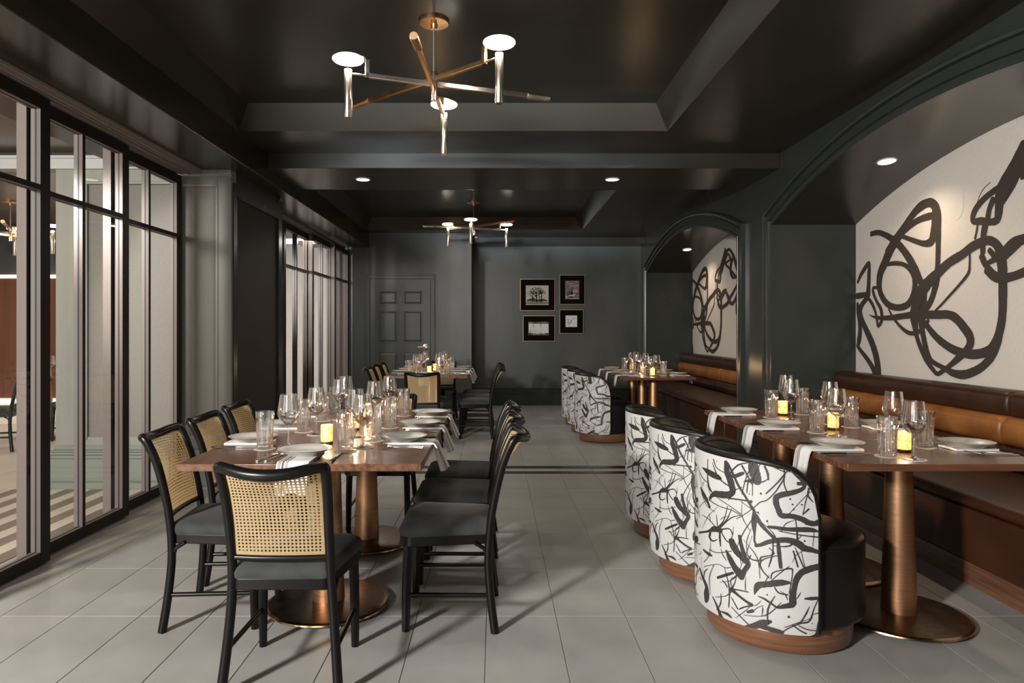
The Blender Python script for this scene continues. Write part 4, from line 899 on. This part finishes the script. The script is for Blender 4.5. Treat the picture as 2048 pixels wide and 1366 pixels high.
# ---- tub chairs; local +x is the way the sitter faces
RS = 0.342
TH = math.radians(93)
def rim_z(th):
    a = abs(math.degrees(th))
    z = 0.772 - 0.012*(a/60)**2 - 0.030*max(0,(a-55)/38)**1.5
    r = 0.115; e = (93-a)/math.degrees(r/RS)
    if e < 1: z -= 0.16*(1-math.sqrt(max(0,1-(1-e)**2)))
    return z
def make_tub():
    r = empty('tub_chair')
    ZB = 0.105
    MB().lathe([(0,0.012),(0.286,0.012),(0.290,0.018),(0.290,0.108),(0,0.108)], 56).build('plinth', WALNUTZ, r, smooth=40)
    for k in range(4):
        a = PI/4+k*PI/2; MB().lathe([(0,0),(0.015,0),(0.015,0.013),(0,0.013)], 12, c=(0.23*math.cos(a),0.23*math.sin(a))).build('glide', BLACK, r)
    def P(th, rr, z): return (-rr*math.cos(th), -rr*math.sin(th), z)   # th 0 at the back, + towards -y
    def lowz(th):
        e = (93-abs(math.degrees(th)))/7.0
        return ZB + (0.03*(1-math.sqrt(max(0,1-(1-e)**2))) if e < 1 else 0)
    nt = 64
    sh = MB().grid(lambda u, v: P(-TH+2*TH*u, RS-0.006*(1-min(1,v*12)), lowz(-TH+2*TH*u)+(rim_z(-TH+2*TH*u)-lowz(-TH+2*TH*u))*v), nt, 24, flip=True)
    shell = sh.build('printed_shell', PRINT, r, smooth=60)
    ink = MB()
    def onsh(s, z, e=0.0):
        th = s/RS; th = max(-TH+0.01, min(TH-0.01, th))
        return P(th, RS+0.0010+e, max(lowz(th)+0.003, min(z, rim_z(th)-0.006)))
    for k, st in enumerate(INK): ribbon(ink, st, lambda u, v, t, k=k: onsh(u, v, 0.00002*k+0.000017*t), 5, 0.06, True)
    for k, st in enumerate(INK): ribbon(ink, [(s-0.552, z, w_) for s,z,w_ in st], lambda u, v, t, k=k: onsh(u, v, 0.00002*k+0.000017*t), 4, 0.06, True)
    rd = random.Random(11)
    for k in range(120):                                            # fine flicked lines and drops between the brush strokes
        s0, z0 = rd.uniform(-0.56, 0.56), rd.uniform(0.12, 0.74); an = rd.gauss(0.9 if k % 2 else 2.2, 0.5); L = rd.uniform(0.03, 0.16); w_ = rd.choice((0.0013, 0.0016, 0.002, 0.003))
        cv = rd.uniform(-0.03, 0.03); dx, dz = L*math.cos(an), L*math.sin(an)
        ribbon(ink, [(s0, z0, w_), (s0+dx*0.5-dz*cv*6, z0+dz*0.5+dx*cv*6, w_*1.6), (s0+dx, z0+dz, w_*0.7)], lambda u, v, k=k: onsh(u, v, 0.003*0+0.00002*(110+k)), 4, 0.25)
    for k in range(60):
        s0, z0, rr = rd.uniform(-0.56, 0.56), rd.uniform(0.12, 0.74), rd.uniform(0.0012, 0.0042)
        ink.add([onsh(s0+rr*math.cos(2*PI*q/8), z0+rr*1.2*math.sin(2*PI*q/8), 0.0008) for q in range(8)], [tuple(range(8))])
    ink.build('ink_pattern', INKM, shell, smooth=0)
    # rounded black edge roll along the rim, down both front edges
    ed = []
    for k in range(nt+1):
        th = -TH+2*TH*k/nt; ed.append(P(th, RS-0.020, rim_z(th)-0.004))
    def er(th): return 0.012 + 0.0095*max(0, min(1, (88-abs(math.degrees(th)))/40))
    ed = [P(-TH+2*TH*k/nt, RS-er(-TH+2*TH*k/nt)+0.0015, rim_z(-TH+2*TH*k/nt)-0.004) for k in range(nt+1)]
    full = [P(-TH, RS-0.0105, ZB+0.01), P(-TH, RS-0.0105, 0.3), P(-TH, RS-0.0105, 0.5)] + ed + [P(TH, RS-0.0105, 0.5), P(TH, RS-0.0105, 0.3), P(TH, RS-0.0105, ZB+0.01)]
    MB().tube(full, [0.012]*3+[er(-TH+2*TH*k/nt) for k in range(nt+1)]+[0.012]*3, 10).build('edge_roll', BLEA, r, smooth=60)
    def inner(u, v):
        th = -TH+2*TH*u; t = v
        rr = (RS-2*er(th)+0.004) - 0.055*math.sin(PI*min(1,t*1.1))*(1-0.4*abs(th)/TH)
        return P(th, rr, 0.34+(rim_z(th)-0.006-0.34)*(1-t) if False else rim_z(th)-0.002-(rim_z(th)-0.36)*t)
    MB().grid(inner, nt, 16, flip=True).build('inner_back', BLEA, r, smooth=60)
    n = 56
    def seat_r(a):
        return 0.331
    prof = [(0,0.106),(0.311,0.106),(0.326,0.114),(0.331,0.13),(0.331,0.405),(0.326,0.424),(0.311,0.436),(0.26,0.445),(0.12,0.452),(0,0.453)]
    q = MB(); rows = []
    for rr, z in prof:
        row = []
        for k in range(n):
            a = 2*PI*k/n; x, y = rr*math.cos(a), rr*math.sin(a)
            x = x*1.02 if x > 0 else x*0.93
            y = y*0.955
            row.append((x,y,z))
        rows.append(row)
    vs = [p for rw in rows for p in rw]; fs = []
    for i in range(len(rows)-1):
        for k in range(n): fs.append((i*n+k, i*n+(k+1)%n, (i+1)*n+(k+1)%n, (i+1)*n+k))
    q.add(vs, fs).build('seat', BLEA, r, smooth=60)
    MB().tube([(0.331*1.024*math.cos(a), 0.331*0.957*math.sin(a), 0.418) for a in [math.radians(-88+176*k/30) for k in range(31)]], 0.0035, 6).build('seat_piping', BLEA, r, smooth=60)
    proto_done(r); return r
TUB = make_tub()
for x, y, rz, t in ((1.215, 2.935, 0.0, 'nearest the camera'), (1.170, 3.625, 0.02, 'second from camera'), (1.172, 4.315, 0.01, 'third from camera')):
    place(TUB, (x, y, 0), rz, 'splatter-print tub chair on walnut base at the right foreground tables, '+t, 'chair', 'printed tub chairs in the foreground')
for x, y, rz, t in ((1.275, 7.97, 0.0, 'nearest the camera'), (1.262, 8.66, 0.0, 'second from camera'), (1.255, 9.35, 0.0, 'third from camera')):
    place(TUB, (x, y, 0), rz, 'splatter-print tub chair on walnut base at the rear niche tables, '+t, 'chair', 'printed tub chairs at the rear')
# ---- tableware prototypes
def make_wine():
    r = empty('wine_glass')
    MB().lathe([(0,0.0),(0.0375,0.0),(0.038,0.0018),(0.030,0.0035),(0.010,0.008),(0.0045,0.014)], 28).build('foot', SGLASS, r, smooth=60)
    MB().lathe([(0.0045,0.014),(0.0036,0.03),(0.0034,0.075),(0.0050,0.094),(0.010,0.100)], 14).build('stem', SGLASS, r, smooth=60)
    prof = [(0,0.0985),(0.010,0.100),(0.024,0.108),(0.038,0.124),(0.0465,0.140),(0.0485,0.150),(0.047,0.165),(0.0425,0.195),(0.0385,0.222),(0.0368,0.236),(0.0358,0.2362),(0.0372,0.222),(0.0412,0.195),(0.0458,0.165),(0.0472,0.150),(0.0452,0.141),(0.037,0.126),(0.0235,0.111),(0,0.1025)]
    MB().lathe(prof, 32).build('bowl', WGLASS, r, smooth=60)
    proto_done(r); return r
def make_tumbler():
    r = empty('tumbler'); n = 90; rows = []
    outer = [(0.0,0.0,0),(0.030,0.0,0),(0.0335,0.003,1),(0.0345,0.02,1),(0.0365,0.07,1),(0.0380,0.108,1),(0.0385,0.116,0.3),(0.0390,0.125,0),(0.0405,0.163,0),(0.0400,0.165,0),(0.0385,0.163,0),(0.0365,0.12,0),(0.0335,0.03,0),(0.031,0.018,0),(0.0,0.016,0)]
    q = MB(); vs = []; fs = []
    for rr, z, fl in outer:
        for k in range(n):
            a = 2*PI*k/n; x = rr*(1-0.11*fl*(1-abs(math.sin(9*a)))) if fl else rr
            vs.append((x*math.cos(a), x*math.sin(a), z))
    for i in range(len(outer)-1):
        for k in range(n): fs.append((i*n+k, i*n+(k+1)%n, (i+1)*n+(k+1)%n, (i+1)*n+k))
    q.add(vs, fs).build('fluted_body', TGLASS, r, smooth=25)
    proto_done(r); return r
def make_candle():
    r = empty('candle_votive')
    MB().lathe([(0,0.0),(0.026,0.0),(0.0275,0.002),(0.0275,0.010),(0,0.010)], 24).build('dark_foot', VBASE, r, smooth=50)
    MB().lathe([(0.0275,0.010),(0.0280,0.02),(0.0275,0.086),(0.0265,0.087),(0.0260,0.085),(0.0260,0.042)], 28).build('gold_cup', GOLDG, r, smooth=50)
    MB().lathe([(0,0.012),(0.0258,0.012),(0.0258,0.040),(0,0.042)], 20).build('wax', WAX, r, smooth=40)
    MB().lathe([(0,0.046),(0.004,0.050),(0.0052,0.057),(0.003,0.068),(0,0.077)], 10).build('flame', FLAME, r, smooth=60)
    proto_done(r); return r
def make_plate():
    r = empty('plate')
    MB().lathe([(0,0.003),(0.060,0.002),(0.066,0.0),(0.070,0.003),(0.088,0.014),(0.1105,0.0235),(0.1115,0.025),(0.1095,0.0258),(0.088,0.0175),(0.074,0.0115),(0.066,0.0088),(0,0.0085)], 44).build('dish', PLATE, r, smooth=50)
    MB().tube([(0.1112*math.cos(2*PI*k/44), 0.1112*math.sin(2*PI*k/44), 0.0252) for k in range(45)], 0.0011, 6, cap=False).build('dark_rim_line', RIMD, r, smooth=60)
    proto_done(r); return r
def make_coaster():
    r = MB().lathe([(0,0),(0.048,0),(0.0482,0.0012),(0.048,0.0016),(0,0.0016)], 32).build('coaster', COAST, smooth=40)
    KIDS[r.name] = []; return r
def make_fork():
    r = empty('fork'); L = 0.19
    path = [(0,-0.09,0.003),(0,-0.05,0.0045),(0,0.0,0.006),(0,0.03,0.004),(0,0.045,0.003)]
    MB().tube(path, [0.0062,0.0052,0.0030,0.0034,0.008], 8, flat=0.32, up=(0,0,1)).build('handle', STEEL, r, smooth=60)
    q = MB()
    q.grid(lambda u, v: ((u-0.5)*0.022*(0.8+0.2*v), 0.043+0.016*v, 0.003+0.0015*v+0.0015*(2*u-1)**2), 6, 3)
    for k in range(4):
        x = -0.0093+k*0.0062; q.tube([(x,0.058,0.0048),(x,0.075,0.0052),(x,0.098,0.009)], [0.0017,0.0016,0.0008], 6)
    q.build('tines', STEEL, r, smooth=60)
    proto_done(r); return r
def make_knife():
    r = empty('table_knife')
    MB().tube([(0,-0.105,0.005),(0,-0.10,0.005),(0,-0.06,0.0055),(0,-0.005,0.005),(0,0.0,0.005)], [0.004,0.0068,0.0066,0.0058,0.005], 10, flat=0.65).build('handle', KHAN, r, smooth=60)
    MB().tube([(0,-0.110,0.005),(0,-0.104,0.005)], [0.005,0.007], 10, flat=0.65).build('end_cap', STEEL, r, smooth=60)
    pl = [(-0.006,0.0),(0.006,0.0),(0.0085,0.03),(0.0085,0.09),(0.005,0.108),(-0.002,0.115),(-0.0065,0.09),(-0.0065,0.03)]
    MB().prism(pl, 0.0042, 0.0056).build('blade', STEEL, r, smooth=0)
    proto_done(r); return r
WINE, TUMB, CAND, PLAT, COAS, FORK, KNIF = make_wine(), make_tumbler(), make_candle(), make_plate(), make_coaster(), make_fork(), make_knife()
ZTAB = 0.7452
NAPM = {}
def napkin(x, y, face, edge, hang, flare, label, group):
    """folded napkin under the plate; local -y runs to the sitter, over the table edge at distance EDGE and down by HANG"""
    key = (round(edge,3), hang, flare)
    if key not in NAPM:
        r = empty('napkin'); w0 = 0.062
        cl = [(0, 0.085, 0.0045)]
        path = [(0.085,0.0),(0.0,0.0),(-edge+0.02,0.0)]
        if hang: path += [(-edge-0.004,0.0005),(-edge-0.016,-0.006),(-edge-0.024,-0.022),(-edge-0.030,-0.05),(-edge-0.040-0.02*flare,-hang)]
        else: path += [(-edge+0.012,0.0)]
        path = [(a, b+0.0095) for a, b in path]
        n = 20
        def pos(u, i, dz):
            a, b = path[i]; t = max(0, i-3)/4.0 if hang else 0
            ww = w0*(1+flare*0.22*t); x_ = (u*2-1)*ww
            rip = (0.012*flare*t*math.sin(u*13.0)) + 0.003*math.sin(u*5+i)*t
            if i >= 4: return (x_, a - dz + rip, b - 0.008*math.sin(u*9)*t)
            return (x_, a, b + dz - 0.0 + 0.0018*math.sin(PI*u))
        q = MB(); NP = len(path)
        vs = []; fs = []
        for lay in (0, 1):
            for i in range(NP):
                for k in range(n+1):
                    p = pos(k/n, i, 0.0); th = -0.0088 if lay else 0
                    if i >= 4: vs.append((p[0], p[1]+ (0.006 if lay else 0), p[2]))
                    else: vs.append((p[0], p[1], p[2]+th))
        O = NP*(n+1)
        for i in range(NP-1):
            for k in range(n):
                a = i*(n+1)+k; fs.append((a, a+1, a+n+2, a+n+1)); fs.append((O+a+n+1, O+a+n+2, O+a+1, O+a))
        for i in range(NP-1):
            a = i*(n+1); fs.append((a, a+n+1, O+a+n+1, O+a)); b = a+n; fs.append((b, O+b, O+b+n+1, b+n+1))
        for k in range(n): fs.append((k, O+k, O+k+1, k+1)); e = (NP-1)*(n+1)+k; fs.append((e, e+1, O+e+1, O+e))
        q.add(vs, fs).build('cloth', NAPK, r, smooth=70)
        st = MB()
        for c, hw in ((0.055,0.006),(0.085,0.006),(0.115,0.006),(0.20,0.030),(0.29,0.006),(0.32,0.006),(0.35,0.006)):
            sv = []; sf = []
            for i in range(NP):
                for u in (c-hw, c+hw):
                    p = pos(u, i, 0.0008); sv.append(p)
            for i in range(NP-1): sf.append((i*2,i*2+1,i*2+3,i*2+2))
            st.add(sv, sf)
        st.build('woven_stripe', NSTR, r, smooth=70)
        proto_done(r); NAPM[key] = r
    return place(NAPM[key], (x, y, ZTAB), face, label, 'napkin', group)
def setting(x, y, face, edge, hang, flare, where, tab, fl=0.135, fork2=True, cut=True):
    napkin(x, y, face, edge, hang, flare, 'white striped napkin under the plate, %s' % where, 'napkins on the '+tab)
    place(PLAT, (x, y, ZTAB+0.0105), face, 'grey stoneware plate, %s' % where, 'plate', 'plates on the '+tab)
    if not cut: return
    R = Matrix.Rotation(face, 3, 'Z')
    def at(a, b): v = R @ Vector((a, b, 0)); return (x+v.x, y+v.y, ZTAB)
    place(FORK, at(-fl-0.012, -0.02), face-0.16, 'outer steel fork, %s' % where, 'fork', 'forks on the '+tab)
    place(FORK, at(-fl+0.022, -0.02), face-0.16, 'inner steel fork, %s' % where, 'fork', 'forks on the '+tab)
    place(KNIF, at(fl, -0.03), face+0.05, 'dark-handled table knife, %s' % where, 'knife', 'knives on the '+tab)
ORD = ('nearest the camera', 'second from camera', 'third from camera', 'fourth from camera')
def glassrow(proto, pts, dx, dy, what, row, tab, cat, grp, lamp=0):
    for i, (x, y) in enumerate(pts):
        t = ORD[i] if not (i == len(pts)-1 and i == 3) else ORD[3]
        o = place(proto, (x+dx, y+dy, ZTAB+(0 if lamp else 0.0016)), 0.7*i, '%s, %s row of the %s, %s' % (what, row, tab, t), cat, grp+' on the '+tab)
        if lamp:
            point('candle_glow', (x+dx, y+dy, ZTAB+0.060), lamp*0.17, (1.0, 0.68, 0.36), 0.006)
            point('candle_flame_light', (x+dx, y+dy, ZTAB+0.104), lamp, (1.0, 0.66, 0.34), 0.008)
        else:
            place(COAS, (x+dx, y+dy, ZTAB), 0, 'coaster under %s, %s row of the %s, %s' % (cat, row, tab, t), 'coaster', 'coasters on the '+tab)
# ---- long tables on the left
for dx, dy, tab, hl in ((0, 0, 'front left table', 0.0), (-0.03, 5.244, 'back left table', 0.0)):
    setting(-0.79+dx, 2.835+dy, 0.0, 0.158, 0.12, 0.0, 'near end of the %s' % tab, tab)
    for i, (x, y) in enumerate(((-0.428, 3.19), (-0.405, 3.68), (-0.396, 4.17))):
        setting(x+dx, y+dy, RF, abs(-0.289-x), 0.125, 1.0, 'aisle side of the %s, %s' % (tab, ORD[i]), tab)
    for i, (x, y) in enumerate(((-1.125, 3.18), (-1.125, 3.67), (-1.125, 4.17))):
        setting(x+dx, y+dy, LF, 0.125, 0.0, 0.0, 'window side of the %s, %s' % (tab, ORD[i]), tab)
    setting(-0.775+dx, 4.435+dy, PI, 0.125, 0.0, 0.0, 'far end of the %s' % tab, tab)
    glassrow(WINE, ((-0.929,3.07),(-0.90,3.44),(-0.913,4.02),(-0.937,4.29)), dx, dy, 'stemmed wine glass', 'window-side', tab, 'wine glass', 'wine glasses')
    glassrow(WINE, ((-0.59,3.06),(-0.68,3.34),(-0.683,3.87),(-0.665,4.30)), dx, dy, 'stemmed wine glass', 'aisle-side', tab, 'wine glass', 'wine glasses')
    glassrow(TUMB, ((-1.018,3.02),(-0.99,3.536),(-1.005,3.975),(-1.03,4.40)), dx, dy, 'tall fluted tumbler', 'window-side', tab, 'tumbler', 'tumblers')
    glassrow(TUMB, ((-0.645,2.955),(-0.575,3.24),(-0.566,3.68),(-0.565,4.215)), dx, dy, 'tall fluted tumbler', 'aisle-side', tab, 'tumbler', 'tumblers')
    glassrow(CAND, ((-0.78,3.167),(-0.745,3.61),(-0.76,4.08)), dx, dy, 'lit gold glass candle votive', 'middle', tab, 'candle', 'candle votives', lamp=1.6)
# ---- three small tables on the right, near and far
for dx, dy, tab, hr in ((0, 0, 'right foreground tables', 0.0), (0.05, 4.944, 'rear niche tables', 0.09)):
    for i, (x, y) in enumerate(((1.515, 3.02), (1.52, 3.66), (1.525, 4.27))):
        setting(x+dx, y+dy, LF, x-1.3825, 0.125, 0.15, 'chair side of the %s, %s' % (tab, ORD[i]), tab)
    for i, (x, y) in enumerate(((2.085, 3.02), (2.083, 3.66), (2.083, 4.27))):
        setting(x+dx, y+dy, RF, 2.1975-x, hr, 0.15, 'banquette side of the %s, %s' % (tab, ORD[i]), tab)
    glassrow(WINE, ((1.70,2.77),(1.69,3.377),(1.74,4.01)), dx, dy, 'stemmed wine glass', 'chair-side', tab, 'wine glass', 'wine glasses')
    glassrow(WINE, ((1.88,3.22),(1.885,3.84),(1.88,4.41)), dx, dy, 'stemmed wine glass', 'banquette-side', tab, 'wine glass', 'wine glasses')
    glassrow(TUMB, ((1.635,2.844),(1.655,3.51),(1.667,4.12)), dx, dy, 'tall fluted tumbler', 'chair-side', tab, 'tumbler', 'tumblers')
    glassrow(TUMB, ((1.925,3.06),(1.935,3.71),(1.925,4.28)), dx, dy, 'tall fluted tumbler', 'banquette-side', tab, 'tumbler', 'tumblers')
    glassrow(CAND, ((1.772,2.957),(1.793,3.62),(1.788,4.24)), dx, dy, 'lit gold glass candle votive', 'middle', tab, 'candle', 'candle votives', lamp=1.6)
# ---- glimpsed table in the hall
table((-5.35, 8.15, 0), 0.75, 0.75, (0.0,), WALNUT, 'walnut table in the hall glimpsed through the glass doors')
place(WINE, (-5.14, 7.90, ZTAB), 0, 'wine glass on the hall table beyond the glass doors', 'wine glass')
for x, y, t in ((-5.52, 7.98, 'left one'), (-5.44, 8.05, 'right one')):
    place(CAND, (x, y, ZTAB), 0, 'lit candle votive on the hall table at the left edge, '+t, 'candle', 'candles on the hall table')
    point('candle_glow', (x, y, ZTAB+0.06), 0.9, (1.0, 0.70, 0.40), 0.006)
